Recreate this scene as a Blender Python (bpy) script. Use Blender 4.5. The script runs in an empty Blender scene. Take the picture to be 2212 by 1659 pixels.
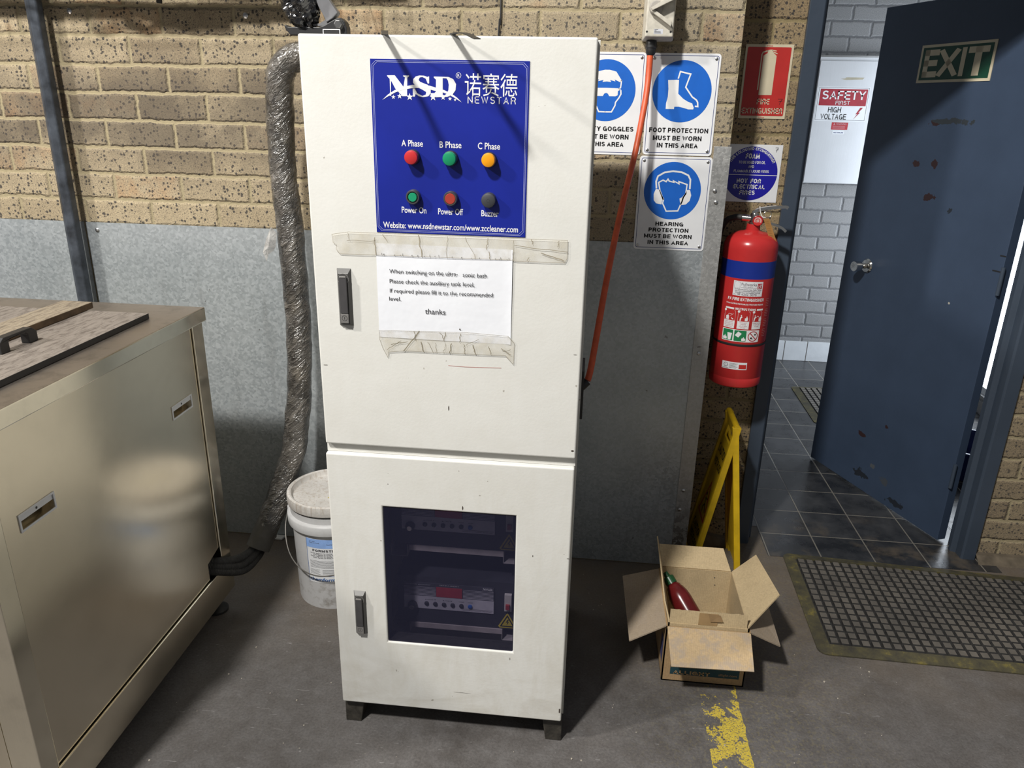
import bpy, bmesh, math, random
from mathutils import Vector, Matrix, noise, geometry

# ------------------------------------------------------------------ camera, world, lights, exposure
SC = bpy.context.scene
COL = SC.collection
F_PX, YAW, PIT, ROL = 1635.36222, 0.0970793355, 0.348441368, 0.0219777494
fw = Vector((-math.sin(YAW) * math.cos(PIT), math.cos(YAW) * math.cos(PIT), -math.sin(PIT)))
rt = Vector((math.cos(YAW), math.sin(YAW), 0.0))
up = rt.cross(fw)
r2 = math.cos(ROL) * rt + math.sin(ROL) * up
u2 = -math.sin(ROL) * rt + math.cos(ROL) * up
cam = bpy.data.objects.new('camera', bpy.data.cameras.new('camera'))
COL.objects.link(cam)
cam.data.sensor_fit = 'HORIZONTAL'
cam.data.sensor_width = 36.0
cam.data.lens = F_PX / 2212.0 * 36.0
cam.data.clip_start = 0.05
cam.matrix_world = Matrix(((r2.x, u2.x, -fw.x, 0.0), (r2.y, u2.y, -fw.y, -2.51), (r2.z, u2.z, -fw.z, 1.61), (0, 0, 0, 1)))
SC.camera = cam
SC.view_settings.view_transform = 'Standard'
SC.view_settings.look = 'None'
SC.view_settings.gamma = 1.0
SC.view_settings.use_curve_mapping = False
SC.view_settings.exposure = 0.0
world = bpy.data.worlds.new('world')
SC.world = world
world.use_nodes = True
wb = world.node_tree.nodes['Background']
wb.inputs[0].default_value = (0.92, 0.95, 1.0, 1)
wb.inputs[1].default_value = 0.17


def area(name, loc, target, size, power, color, size_y=None):
    d = bpy.data.lights.new(name, 'AREA')
    d.shape = 'RECTANGLE' if size_y else 'DISK'
    d.size = size
    if size_y:
        d.size_y = size_y
    d.energy = power
    d.color = color
    o = bpy.data.objects.new(name, d)
    COL.objects.link(o)
    o.location = loc
    o.rotation_euler = (Vector(target) - Vector(loc)).to_track_quat('-Z', 'Y').to_euler()
    return o


# the workshop's high bay lamp and its neighbour down the hall (daylight comes in through window_1 of the next room)
area('high_bay_lamp', (-1.65, -3.7, 5.05), (-0.2, -0.3, 0.6), 0.36, 340.0, (1.0, 0.975, 0.925))
area('high_bay_lamp_far', (-3.7, -2.7, 4.0), (-1.4, 0.0, 0.8), 0.30, 150.0, (1.0, 0.96, 0.90))

# ------------------------------------------------------------------ mesh helpers
ORG = {}


class Fr:
    """a flat frame: point = o + u*ex + v*ey + d*n"""

    def __init__(s, o, ex, ey, n):
        s.o, s.ex, s.ey, s.n = Vector(o), Vector(ex).normalized(), Vector(ey).normalized(), Vector(n).normalized()

    def p(s, u, v, d=0.0):
        return s.o + s.ex * u + s.ey * v + s.n * d


class Cyl:
    """a frame wrapped round a vertical cylinder: u runs along the arc"""

    def __init__(s, c, R, az, k=0.0):
        s.c, s.R, s.az, s.k = Vector(c), R, az, k

    def p(s, u, v, d=0.0):
        a = s.az + u / s.R
        r = s.R + s.k * v + d
        return Vector((s.c.x + r * math.sin(a), s.c.y - r * math.cos(a), s.c.z + v))


WALL = Fr((0, 0, 0), (1, 0, 0), (0, 0, 1), (0, -1, 0))
XYZ = Fr((0, 0, 0), (1, 0, 0), (0, 1, 0), (0, 0, 1))
TXT = {}


def text_geom(body, bold=0.0, shear=0.0, space=1.0):
    k = (body, bold, shear, space)
    if k not in TXT:
        c = bpy.data.curves.new('t', 'FONT')
        c.body = body
        c.resolution_u = 3
        c.offset = bold
        c.shear = shear
        c.space_character = space
        o = bpy.data.objects.new('t', c)
        COL.objects.link(o)
        dg = bpy.context.evaluated_depsgraph_get()
        m = bpy.data.meshes.new_from_object(o.evaluated_get(dg))
        vs = [(v.co.x, v.co.y) for v in m.vertices]
        fs = [tuple(p.vertices) for p in m.polygons]
        bpy.data.objects.remove(o)
        bpy.data.curves.remove(c)
        bpy.data.meshes.remove(m)
        TXT[k] = (vs, fs)
    return TXT[k]


def cap_h():
    vs, _ = text_geom('H')
    return max(v[1] for v in vs) - min(v[1] for v in vs)


class M:
    def __init__(s):
        s.v, s.f, s.mi, s.sm, s.cur, s.smooth = [], [], [], [], 0, False

    def add(s, pts, faces):
        b = len(s.v)
        s.v += [Vector(p) for p in pts]
        for f in faces:
            s.f.append([b + i for i in f])
            s.mi.append(s.cur)
            s.sm.append(s.smooth)
        return s

    def box(s, a, b, fr=XYZ):
        (x0, y0, z0), (x1, y1, z1) = a, b
        x0, x1 = min(x0, x1), max(x0, x1)
        y0, y1 = min(y0, y1), max(y0, y1)
        z0, z1 = min(z0, z1), max(z0, z1)
        P = [fr.p(*q) for q in ((x0, y0, z0), (x1, y0, z0), (x1, y1, z0), (x0, y1, z0), (x0, y0, z1), (x1, y0, z1), (x1, y1, z1), (x0, y1, z1))]
        return s.add(P, [(0, 3, 2, 1), (4, 5, 6, 7), (0, 1, 5, 4), (1, 2, 6, 5), (2, 3, 7, 6), (3, 0, 4, 7)])

    def hexa(s, P):
        """8 corners: bottom ring then top ring"""
        return s.add(P, [(0, 3, 2, 1), (4, 5, 6, 7), (0, 1, 5, 4), (1, 2, 6, 5), (2, 3, 7, 6), (3, 0, 4, 7)])

    def slab(s, q, t):
        """a quad of four points given a thickness t along its normal"""
        q = [Vector(p) for p in q]
        n = (q[1] - q[0]).cross(q[3] - q[0]).normalized() * t
        return s.hexa(q + [p + n for p in q])

    def poly(s, fr, pts, d=0.0, holes=()):
        loops = [[Vector((x, y, 0)) for x, y in pts]] + [[Vector((x, y, 0)) for x, y in h] for h in holes]
        tris = geometry.tessellate_polygon(loops)
        flat = [p for l in loops for p in l]
        if isinstance(fr, Cyl):
            # split long edges so that a wide print follows the curve
            work, out = [tuple((flat[i].x, flat[i].y) for i in t) for t in tris], []
            while work:
                t = work.pop()
                k = max(range(3), key=lambda i: abs(t[i][0] - t[(i + 1) % 3][0]))
                a, b, c = t[k], t[(k + 1) % 3], t[(k + 2) % 3]
                if abs(a[0] - b[0]) < 0.007:
                    out.append(t)
                else:
                    q = ((a[0] + b[0]) / 2, (a[1] + b[1]) / 2)
                    work += [(a, q, c), (q, b, c)]
            return s.add([fr.p(x, y, d) for t in out for x, y in t], [(3 * i, 3 * i + 1, 3 * i + 2) for i in range(len(out))])
        return s.add([fr.p(p.x, p.y, d) for p in flat], tris)

    def prism(s, fr, pts, d0, d1):
        n = len(pts)
        loops = [[Vector((x, y, 0)) for x, y in pts]]
        tris = geometry.tessellate_polygon(loops)
        P = [fr.p(x, y, d0) for x, y in pts] + [fr.p(x, y, d1) for x, y in pts]
        F = [tuple(reversed(t)) for t in tris] + [tuple(i + n for i in t) for t in tris]
        F += [(i, (i + 1) % n, (i + 1) % n + n, i + n) for i in range(n)]
        return s.add(P, F)

    def ring(s, fr, outer, inner, d0, d1):
        """a plate with a hole; outer and inner loops have the same length"""
        n = len(outer)
        P = [fr.p(x, y, d) for d in (d0, d1) for l in (outer, inner) for x, y in l]
        F = []
        for i in range(n):
            j = (i + 1) % n
            F += [(i, n + i, n + j, j), (2 * n + i, 2 * n + j, 3 * n + j, 3 * n + i), (i, j, 2 * n + j, 2 * n + i), (n + i, 3 * n + i, 3 * n + j, n + j)]
        return s.add(P, F)

    def rect(s, fr, u0, v0, u1, v1, d=0.0, nu=1):
        P = [fr.p(u0 + (u1 - u0) * i / nu, v, d) for v in (v0, v1) for i in range(nu + 1)]
        return s.add(P, [(i, i + 1, nu + 2 + i, nu + 1 + i) for i in range(nu)])

    def frame_line(s, fr, u0, v0, u1, v1, w, d=0.0, cut=0.0):
        def lp(o):
            a, b, c, e = u0 + o, v0 + o, u1 - o, v1 - o
            k = max(cut - o * 0.6, 0.0005)
            return [(a + k, b), (c - k, b), (c, b + k), (c, e - k), (c - k, e), (a + k, e), (a, e - k), (a, b + k)]
        A, B = lp(0), lp(w)
        P = [fr.p(x, y, d) for x, y in A + B]
        return s.add(P, [(i, (i + 1) % 8, 8 + (i + 1) % 8, 8 + i) for i in range(8)])

    def disc(s, fr, cu, cv, r, d=0.0, n=40, r_in=None, a0=0.0, a1=math.tau):
        full = abs(a1 - a0 - math.tau) < 1e-6
        A = [a0 + (a1 - a0) * i / n for i in range(n if full else n + 1)]
        if r_in is None:
            return s.add([fr.p(cu + r * math.cos(a), cv + r * math.sin(a), d) for a in A], [tuple(range(len(A)))])
        m = len(A)
        P = [fr.p(cu + q * math.cos(a), cv + q * math.sin(a), d) for q in (r, r_in) for a in A]
        return s.add(P, [(i, (i + 1) % m, m + (i + 1) % m, m + i) for i in range(m if full else m - 1)])

    def stroke(s, fr, pts, w, d=0.0, closed=False):
        n = len(pts)
        L, Rr = [], []
        for i, (x, y) in enumerate(pts):
            a = pts[i - 1] if (i or closed) else None
            b = pts[(i + 1) % n] if (i < n - 1 or closed) else None
            t = Vector((0, 0))
            if a:
                t += (Vector((x, y)) - Vector(a)).normalized()
            if b:
                t += (Vector(b) - Vector((x, y))).normalized()
            if t.length < 1e-6:
                t = Vector((1, 0))
            t.normalize()
            nn = Vector((-t.y, t.x))
            k = 1.0
            if a and b:
                k = 1.0 / max(0.5, nn.dot(Vector((-(Vector(b) - Vector((x, y))).normalized().y, (Vector(b) - Vector((x, y))).normalized().x))))
            L.append((x + nn.x * w / 2 * k, y + nn.y * w / 2 * k))
            Rr.append((x - nn.x * w / 2 * k, y - nn.y * w / 2 * k))
        P = [fr.p(x, y, d) for x, y in L + Rr]
        m = n if closed else n - 1
        return s.add(P, [(i, n + i, n + (i + 1) % n, (i + 1) % n) for i in range(m)])

    def text(s, fr, body, u0, v0, w=None, h=0.01, d=0.0, bold=0.0, shear=0.0, align='L', space=1.0, fit_h=False, arc=None):
        """lettering with its left end at u0, baseline v0, capital height h, stretched to width w"""
        vs, fs = text_geom(body, bold, shear, space)
        x0, x1 = min(v[0] for v in vs), max(v[0] for v in vs)
        y0, y1 = min(v[1] for v in vs), max(v[1] for v in vs)
        if fit_h:
            sy, yo = h / (y1 - y0), y0
        else:
            sy, yo = h / cap_h(), 0.0
        sx = w / (x1 - x0) if w else sy
        W = (x1 - x0) * sx
        off = {'L': 0.0, 'C': -W / 2, 'R': -W}[align]
        pts = []
        for x, y in vs:
            a, b = off + (x - x0) * sx, (y - yo) * sy
            if arc:
                ang = math.pi / 2 - a / arc
                pts.append(fr.p(u0 + (arc + b) * math.cos(ang), v0 + (arc + b) * math.sin(ang), d))
            else:
                pts.append(fr.p(u0 + a, v0 + b, d))
        return s.add(pts, fs)

    def lathe(s, c, prof, n=40, axis=None, a0=0.0, a1=math.tau, cap=True):
        """prof = (radius, height) pairs along axis from c"""
        ax = Vector(axis or (0, 0, 1)).normalized()
        e = Vector((1, 0, 0)) if abs(ax.x) < 0.9 else Vector((0, 1, 0))
        ex = (e - ax * e.dot(ax)).normalized()
        ey = ax.cross(ex)
        c = Vector(c)
        P, F = [], []
        for r, h in prof:
            for i in range(n):
                a = a0 + (a1 - a0) * i / n
                P.append(c + ax * h + ex * (r * math.cos(a)) + ey * (r * math.sin(a)))
        for k in range(len(prof) - 1):
            for i in range(n):
                j = (i + 1) % n
                F.append((k * n + i, k * n + j, (k + 1) * n + j, (k + 1) * n + i))
        if cap:
            if prof[0][0] > 1e-5:
                F.append(tuple(reversed(range(n))))
            if prof[-1][0] > 1e-5:
                F.append(tuple((len(prof) - 1) * n + i for i in range(n)))
        return s.add(P, F)

    def cyl(s, a, b, r, n=20, r2=None):
        a, b = Vector(a), Vector(b)
        L = (b - a).length
        return s.lathe(a, [(r, 0), (r if r2 is None else r2, L)], n, b - a)

    def tube(s, path, rad, n=14, cap=True):
        P = [Vector(p) for p in path]
        m = len(P)
        T = [(P[min(i + 1, m - 1)] - P[max(i - 1, 0)]).normalized() for i in range(m)]
        e = Vector((0, 0, 1)) if abs(T[0].z) < 0.9 else Vector((1, 0, 0))
        x = (e - T[0] * e.dot(T[0])).normalized()
        V, F = [], []
        for i in range(m):
            x = (x - T[i] * x.dot(T[i])).normalized()
            y = T[i].cross(x)
            for k in range(n):
                a = math.tau * k / n
                r = rad(i / (m - 1), a) if callable(rad) else rad
                V.append(P[i] + x * (r * math.cos(a)) + y * (r * math.sin(a)))
        for i in range(m - 1):
            for k in range(n):
                F.append((i * n + k, i * n + (k + 1) % n, (i + 1) * n + (k + 1) % n, (i + 1) * n + k))
        if cap:
            F.append(tuple(reversed(range(n))))
            F.append(tuple((m - 1) * n + k for k in range(n)))
        return s.add(V, F)

    def build(s, name, mats, parent=None, loc=None, bevel=0.0, seg=2, auto=None):
        o_w = Vector(loc) if loc is not None else (ORG[parent.name].copy() if parent else Vector((0, 0, 0)))
        me = bpy.data.meshes.new(name)
        me.from_pydata([tuple(v - o_w) for v in s.v], [], [tuple(f) for f in s.f])
        mats = mats if isinstance(mats, (list, tuple)) else [mats]
        for m in mats:
            me.materials.append(m)
        for p, mi, sm in zip(me.polygons, s.mi, s.sm):
            p.material_index = mi
            p.use_smooth = sm
        if s.smooth or any(s.sm) or bevel:
            bm = bmesh.new()
            bm.from_mesh(me)
            bmesh.ops.remove_doubles(bm, verts=bm.verts, dist=1e-6)
            bmesh.ops.recalc_face_normals(bm, faces=bm.faces)
            for e in bm.edges:
                if len(e.link_faces) == 2 and e.calc_face_angle(0) > math.radians(38):
                    e.smooth = False
            bm.to_mesh(me)
            bm.free()
        me.update()
        o = bpy.data.objects.new(name, me)
        COL.objects.link(o)
        if parent:
            o.parent = parent
            o.location = o_w - ORG[parent.name]
        else:
            o.location = o_w
        ORG[o.name] = o_w
        if bevel:
            b = o.modifiers.new('bevel', 'BEVEL')
            b.width = bevel
            b.segments = seg
            b.limit_method = 'ANGLE'
            b.angle_limit = math.radians(40)
            b.harden_normals = False
        return o


def tag(o, label=None, cat=None, group=None, kind=None):
    for k, v in (('label', label), ('category', cat), ('group', group), ('kind', kind)):
        if v:
            o[k] = v
    return o


def empty(name, loc, label, cat, group=None):
    o = bpy.data.objects.new(name, None)
    o.empty_display_size = 0.05
    COL.objects.link(o)
    o.location = loc
    ORG[o.name] = Vector(loc)
    return tag(o, label, cat, group)


def spline(pts, n=8):
    P = [Vector(p) for p in pts]
    P = [P[0] * 2 - P[1]] + P + [P[-1] * 2 - P[-2]]
    out = []
    for i in range(1, len(P) - 2):
        a, b, c, d = P[i - 1:i + 3]
        for k in range(n):
            t = k / n
            out.append(0.5 * (2 * b + (c - a) * t + (2 * a - 5 * b + 4 * c - d) * t * t + (3 * b - a - 3 * c + d) * t ** 3))
    out.append(P[-2])
    return out


def rrect(u0, v0, u1, v1, r, n=4):
    out = []
    for cx, cy, a in ((u1 - r, v0 + r, -90), (u1 - r, v1 - r, 0), (u0 + r, v1 - r, 90), (u0 + r, v0 + r, 180)):
        for i in range(n + 1):
            t = math.radians(a + 90 * i / n)
            out.append((cx + r * math.cos(t), cy + r * math.sin(t)))
    return out


def _arc(cx, cy, rx, ry, a0, a1, n=9):
    return [(cx + rx * math.cos(math.radians(a0 + (a1 - a0) * i / n)), cy + ry * math.sin(math.radians(a0 + (a1 - a0) * i / n))) for i in range(n + 1)]


# plain grotesque capitals as strokes: (width, strokes); 0..1 runs between the outer stroke centres
GRO = {
    'A': (0.74, [[(0, 0), (0.5, 1), (1, 0)], [(0.2, 0.30), (0.8, 0.30)]]),
    'B': (0.70, [[(0, 0), (0, 1)], [(0, 1), (0.56, 1)] + _arc(0.60, 0.765, 0.34, 0.235, 90, -90) + [(0, 0.53)], [(0.5, 0.53)] + _arc(0.64, 0.265, 0.36, 0.265, 90, -90) + [(0, 0)]]),
    'C': (0.76, [_arc(0.5, 0.5, 0.5, 0.5, 42, 318, 22)]),
    'D': (0.72, [[(0, 0), (0, 1), (0.42, 1)] + _arc(0.42, 0.5, 0.58, 0.5, 90, -90, 14) + [(0, 0)]]),
    'E': (0.64, [[(0, 0), (0, 1)], [(0, 1), (1, 1)], [(0, 0.52), (0.92, 0.52)], [(0, 0), (1, 0)]]),
    'F': (0.60, [[(0, 0), (0, 1)], [(0, 1), (1, 1)], [(0, 0.50), (0.86, 0.50)]]),
    'G': (0.78, [_arc(0.5, 0.5, 0.5, 0.5, 42, 330, 22), [(0.56, 0.44), (1, 0.44), (1, 0.0)]]),
    'H': (0.72, [[(0, 0), (0, 1)], [(1, 0), (1, 1)], [(0, 0.52), (1, 0.52)]]),
    'I': (0.0, [[(0.5, 0), (0.5, 1)]]),
    'J': (0.56, [[(1, 1), (1, 0.35)] + _arc(0.5, 0.32, 0.5, 0.32, 0, -180, 12)]),
    'K': (0.74, [[(0, 0), (0, 1)], [(1, 1), (0, 0.36)], [(0.32, 0.56), (1, 0)]]),
    'L': (0.58, [[(0, 1), (0, 0)], [(0, 0), (1, 0)]]),
    'M': (0.86, [[(0, 0), (0, 1)], [(0, 1), (0.5, 0.06), (1, 1)], [(1, 1), (1, 0)]]),
    'N': (0.74, [[(0, 0), (0, 1)], [(0, 1), (1, 0)], [(1, 0), (1, 1)]]),
    'O': (0.80, [_arc(0.5, 0.5, 0.5, 0.5, 0, 360, 28)]),
    'P': (0.66, [[(0, 0), (0, 1)], [(0, 1), (0.60, 1)] + _arc(0.62, 0.725, 0.38, 0.275, 90, -90) + [(0, 0.45)]]),
    'Q': (0.80, [_arc(0.5, 0.5, 0.5, 0.5, 0, 360, 28), [(0.6, 0.25), (1, -0.02)]]),
    'R': (0.72, [[(0, 0), (0, 1)], [(0, 1), (0.60, 1)] + _arc(0.62, 0.74, 0.38, 0.26, 90, -90) + [(0, 0.48)], [(0.60, 0.48), (0.86, 0.40), (0.94, 0.22), (1, 0)]]),
    'S': (0.68, [_arc(0.5, 0.76, 0.46, 0.24, 22, 270, 14) + _arc(0.5, 0.26, 0.5, 0.26, 90, -158, 14)[1:]]),
    'T': (0.64, [[(0, 1), (1, 1)], [(0.5, 1), (0.5, 0)]]),
    'U': (0.72, [[(0, 1), (0, 0.42)] + _arc(0.5, 0.40, 0.5, 0.40, 180, 360, 14) + [(1, 1)]]),
    'V': (0.72, [[(0, 1), (0.5, 0), (1, 1)]]),
    'W': (1.00, [[(0, 1), (0.25, 0), (0.5, 1), (0.75, 0), (1, 1)]]),
    'X': (0.72, [[(0, 0), (1, 1)], [(0, 1), (1, 0)]]),
    'Y': (0.72, [[(0, 1), (0.5, 0.45), (1, 1)], [(0.5, 0.5), (0.5, 0)]]),
    'Z': (0.64, [[(0, 1), (1, 1), (0, 0), (1, 0)]]),
}


def caps(m, fr, body, u0, v0, w=None, h=0.01, d=0.0, wt=0.18, align='L', arc=None, gap=0.12, fit_h=False):
    """sturdy sans capitals: left end u0, baseline v0, capital height h, stretched to width w"""
    x, G_ = 0.0, []
    for ch in body:
        if ch not in GRO:
            x += 0.30
            continue
        gw, S_ = GRO[ch]
        gw = max(gw, wt)
        G_.append((x, gw, S_))
        x += gw + gap
    total = x - gap
    sx = (w / total) if w else h
    off = {'L': 0.0, 'C': -0.5, 'R': -1.0}[align] * total * sx
    for gx, gw, S_ in G_:
        for st in S_:
            P = [(gx + wt / 2 + px * (gw - wt), wt / 2 + py * (1 - wt)) for px, py in st]
            closed = len(P) > 3 and math.hypot(P[0][0] - P[-1][0], P[0][1] - P[-1][1]) < 1e-4
            if closed:
                P = P[:-1]
            else:
                for a, b, i in ((P[0], P[1], 0), (P[-1], P[-2], -1)):
                    if len(st) < 12 or st[0][0] in (0, 1):
                        L_ = math.hypot(a[0] - b[0], a[1] - b[1]) or 1
                        P[i] = (a[0] + (a[0] - b[0]) / L_ * wt / 2, a[1] + (a[1] - b[1]) / L_ * wt / 2)
            t = M()
            t.stroke(XYZ, P, wt, 0.0, closed)
            pts = []
            for q in t.v:
                a, b = off + min(max(q.x, gx - 0.02), gx + gw + 0.02) * sx, min(max(q.y, 0.0), 1.0) * h
                if arc:
                    an = math.pi / 2 - a / arc
                    pts.append(fr.p(u0 + (arc + b) * math.cos(an), v0 + (arc + b) * math.sin(an), d))
                else:
                    pts.append(fr.p(u0 + a, v0 + b, d))
            m.add(pts, t.f)
    return m


# ------------------------------------------------------------------ material helpers
class G:
    """small wrapper round a material's node tree"""

    def __init__(s, name):
        s.m = bpy.data.materials.new(name)
        s.m.use_nodes = True
        s.t = s.m.node_tree
        s.b = s.t.nodes['Principled BSDF']
        s.out = s.t.nodes['Material Output']
        tc = s.t.nodes.new('ShaderNodeTexCoord')
        s.co = tc.outputs['Object']

    def set(s, sock, v):
        if isinstance(v, bpy.types.NodeSocket):
            s.t.links.new(v, sock)
        elif isinstance(v, (tuple, list)) and len(v) == 3 and sock.type == 'RGBA':
            sock.default_value = (*v, 1)
        else:
            sock.default_value = v

    def n(s, typ, ins=(), out=0, **props):
        nd = s.t.nodes.new('ShaderNode' + typ)
        for k, v in props.items():
            setattr(nd, k, v)
        for k, v in (ins.items() if isinstance(ins, dict) else enumerate(ins)):
            if v is not None:
                s.set(nd.inputs[k], v)
        return nd.outputs[out]

    def math(s, op, a, b=0.0, c=0.0):
        return s.n('Math', (a, b, c), operation=op)

    def noise(s, scale, detail=4.0, rough=0.55, vec=None, dist=0.0):
        return s.n('TexNoise', {'Vector': vec or s.co, 'Scale': scale, 'Detail': detail, 'Roughness': rough, 'Distortion': dist})

    def ramp(s, fac, stops, interp='LINEAR'):
        nd = s.t.nodes.new('ShaderNodeValToRGB')
        nd.color_ramp.interpolation = interp
        el = nd.color_ramp.elements
        while len(el) < len(stops):
            el.new(0.5)
        for e, (p, c) in zip(el, stops):
            e.position = p
            e.color = (*c, 1) if isinstance(c, (tuple, list)) else (c, c, c, 1)
        s.set(nd.inputs[0], fac)
        return nd.outputs[0]

    def mix(s, fac, a, b, mode='MIX'):
        nd = s.t.nodes.new('ShaderNodeMix')
        nd.data_type = 'RGBA'
        nd.blend_type = mode
        s.set(nd.inputs[0], fac)
        s.set(nd.inputs[6], a)
        s.set(nd.inputs[7], b)
        return nd.outputs[2]

    def sep(s, vec=None):
        nd = s.t.nodes.new('ShaderNodeSeparateXYZ')
        s.set(nd.inputs[0], vec or s.co)
        return nd.outputs

    def comb(s, x, y, z=0.0):
        return s.n('CombineXYZ', (x, y, z))

    def map(s, scale=(1, 1, 1), loc=(0, 0, 0), rot=(0, 0, 0)):
        return s.n('Mapping', {'Vector': s.co, 'Scale': scale, 'Location': loc, 'Rotation': rot})

    def swirl(s, stretch, rot):
        """coordinates turned by rot, then squeezed by stretch"""
        return s.n('Mapping', {'Vector': s.co, 'Scale': tuple(1.0 / q for q in stretch), 'Rotation': rot}, vector_type='TEXTURE')

    def bump(s, h, dist=0.002, strength=1.0):
        s.set(s.b.inputs['Normal'], s.n('Bump', {'Height': h, 'Distance': dist, 'Strength': strength}))

    def fin(s, color=None, rough=None, metal=None, **kw):
        if color is not None:
            s.set(s.b.inputs['Base Color'], color)
        if rough is not None:
            s.set(s.b.inputs['Roughness'], rough)
        if metal is not None:
            s.set(s.b.inputs['Metallic'], metal)
        for k, v in kw.items():
            s.set(s.b.inputs[k], v)
        return s.m


def plain(name, c, rough=0.5, metal=0.0, var=0.12, scale=30.0, bump=0.0, **kw):
    """a colour with slight wear noise"""
    g = G(name)
    f = g.noise(scale, 5)
    lo = tuple(max(0, x * (1 - var)) for x in c)
    hi = tuple(min(1, x * (1 + var)) for x in c)
    col = g.ramp(f, [(0.3, lo), (0.7, hi)])
    if bump:
        g.bump(g.noise(scale * 4, 3), bump)
    return g.fin(col, rough, metal, **kw)


def emis(name, c, s):
    g = G(name)
    f = g.noise(1.3, 2)
    col = g.ramp(f, [(0.3, tuple(x * 0.9 for x in c)), (0.7, c)])
    g.fin((0, 0, 0), 0.5)
    g.set(g.b.inputs['Emission Color'], col)
    g.set(g.b.inputs['Emission Strength'], s)
    return g.m

# ------------------------------------------------------------------ surface materials
def brick_mat(name, cols, mortar, speck, joint_x=-1.143, z0=0.0034, ph=0.086, pl=0.24, soot=False, painted=False, bump=0.006):
    g = G(name)
    wob = g.noise(9.0, 3)
    wob2 = g.noise(55.0, 3)
    X, Y, Z = g.sep()
    jit = g.math('MULTIPLY', g.math('SUBTRACT', wob, 0.5), 0.016)
    jit2 = g.math('MULTIPLY', g.math('SUBTRACT', wob2, 0.5), 0.012)
    z = g.math('ADD', g.math('ADD', g.math('SUBTRACT', Z, z0), jit), jit2)
    zr = g.math('DIVIDE', z, ph)
    row = g.math('FLOOR', zr)
    fz = g.math('MULTIPLY', g.math('SUBTRACT', zr, row), ph)
    odd = g.math('MODULO', g.math('ADD', row, 400.0), 2.0)
    even = g.math('SUBTRACT', 1.0, odd)
    xs = g.math('ADD', g.math('SUBTRACT', X, joint_x), g.math('MULTIPLY', even, pl * 0.496))
    xs = g.math('ADD', xs, jit2)
    xr = g.math('DIVIDE', xs, pl)
    colm = g.math('FLOOR', xr)
    fx = g.math('MULTIPLY', g.math('SUBTRACT', xr, colm), pl)
    # distance into the brick from its edges (m)
    dz = g.math('MINIMUM', fz, g.math('SUBTRACT', ph - 0.010, fz))
    dx = g.math('MINIMUM', g.math('SUBTRACT', fx, 0.005), g.math('SUBTRACT', pl - 0.005, fx))
    dd = g.math('MINIMUM', dx, dz)
    mask = g.n('MapRange', {'Value': dd, 'From Min': -0.0015, 'From Max': 0.0015})
    rnd = g.n('TexWhiteNoise', {'Vector': g.comb(colm, row, 0.0)}, noise_dimensions='3D')
    rnd2 = g.n('TexWhiteNoise', {'Vector': g.comb(colm, row, 7.0)}, noise_dimensions='3D')
    cloud = g.noise(14.0, 5, 0.6)
    t = g.math('ADD', g.math('MULTIPLY', rnd, 0.62), g.math('MULTIPLY', cloud, 0.55))
    n = len(cols)
    base = g.ramp(t, [(0.08 + 0.9 * i / max(1, n - 1), c) for i, c in enumerate(cols)])
    fine = g.noise(260.0, 4, 0.7)
    base = g.mix(0.75, base, g.ramp(fine, [(0.32, (0.27, 0.25, 0.22)), (0.5, (0.5, 0.5, 0.5)), (0.70, (0.86, 0.80, 0.70))]), 'OVERLAY')
    if speck:
        vor = g.n('TexVoronoi', {'Vector': g.map((1, 1, 1)), 'Scale': 85.0, 'Randomness': 1.0}, 0)
        vcol = g.n('TexVoronoi', {'Vector': g.map((1, 1, 1)), 'Scale': 85.0, 'Randomness': 1.0}, 1)
        rs = g.sep(vcol)[0]
        big = g.math('MULTIPLY', g.math('LESS_THAN', rs, 0.40), g.math('LESS_THAN', g.math('ADD', vor, g.math('MULTIPLY', g.noise(120.0, 3, 0.6), 0.55)), 0.64))
        base = g.mix(g.math('MULTIPLY', big, 0.85), base, speck)
        base = g.mix(g.math('MULTIPLY', g.math('GREATER_THAN', g.noise(170.0, 3, 0.6), 0.605), 0.72), base, speck)
    if soot:
        d = g.math('ABSOLUTE', g.math('SUBTRACT', Z, 1.56))
        band = g.n('MapRange', {'Value': d, 'From Min': 0.08, 'From Max': 0.26, 'To Min': 1.0, 'To Max': 0.0})
        band = g.math('MULTIPLY', band, g.ramp(g.noise(3.0, 5, 0.65), [(0.30, 0.0), (0.52, 1.0)]))
        band = g.math('MULTIPLY', band, g.n('MapRange', {'Value': X, 'From Min': -0.4, 'From Max': -1.0}))
        base = g.mix(g.math('MULTIPLY', band, 0.70), base, (0.070, 0.056, 0.044))
    if soot:
        grime = g.math('MULTIPLY', g.n('MapRange', {'Value': X, 'From Min': -0.9, 'From Max': 0.2}), 0.55)
        base = g.mix(grime, base, g.mix(0.5, base, (0.165, 0.150, 0.125)))
    mcol = g.mix(g.noise(60.0, 4), tuple(c * 0.72 for c in mortar), mortar)
    col = g.mix(mask, mcol, base)
    h = g.math('ADD', g.n('MapRange', {'Value': dd, 'From Min': -0.003, 'From Max': 0.006}), g.math('MULTIPLY', fine, 0.22))
    h = g.math('ADD', h, g.math('MULTIPLY', g.noise(70.0, 3), 0.18))
    g.bump(h, bump)
    return g.fin(col, 0.6 if painted else 0.9)


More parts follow.
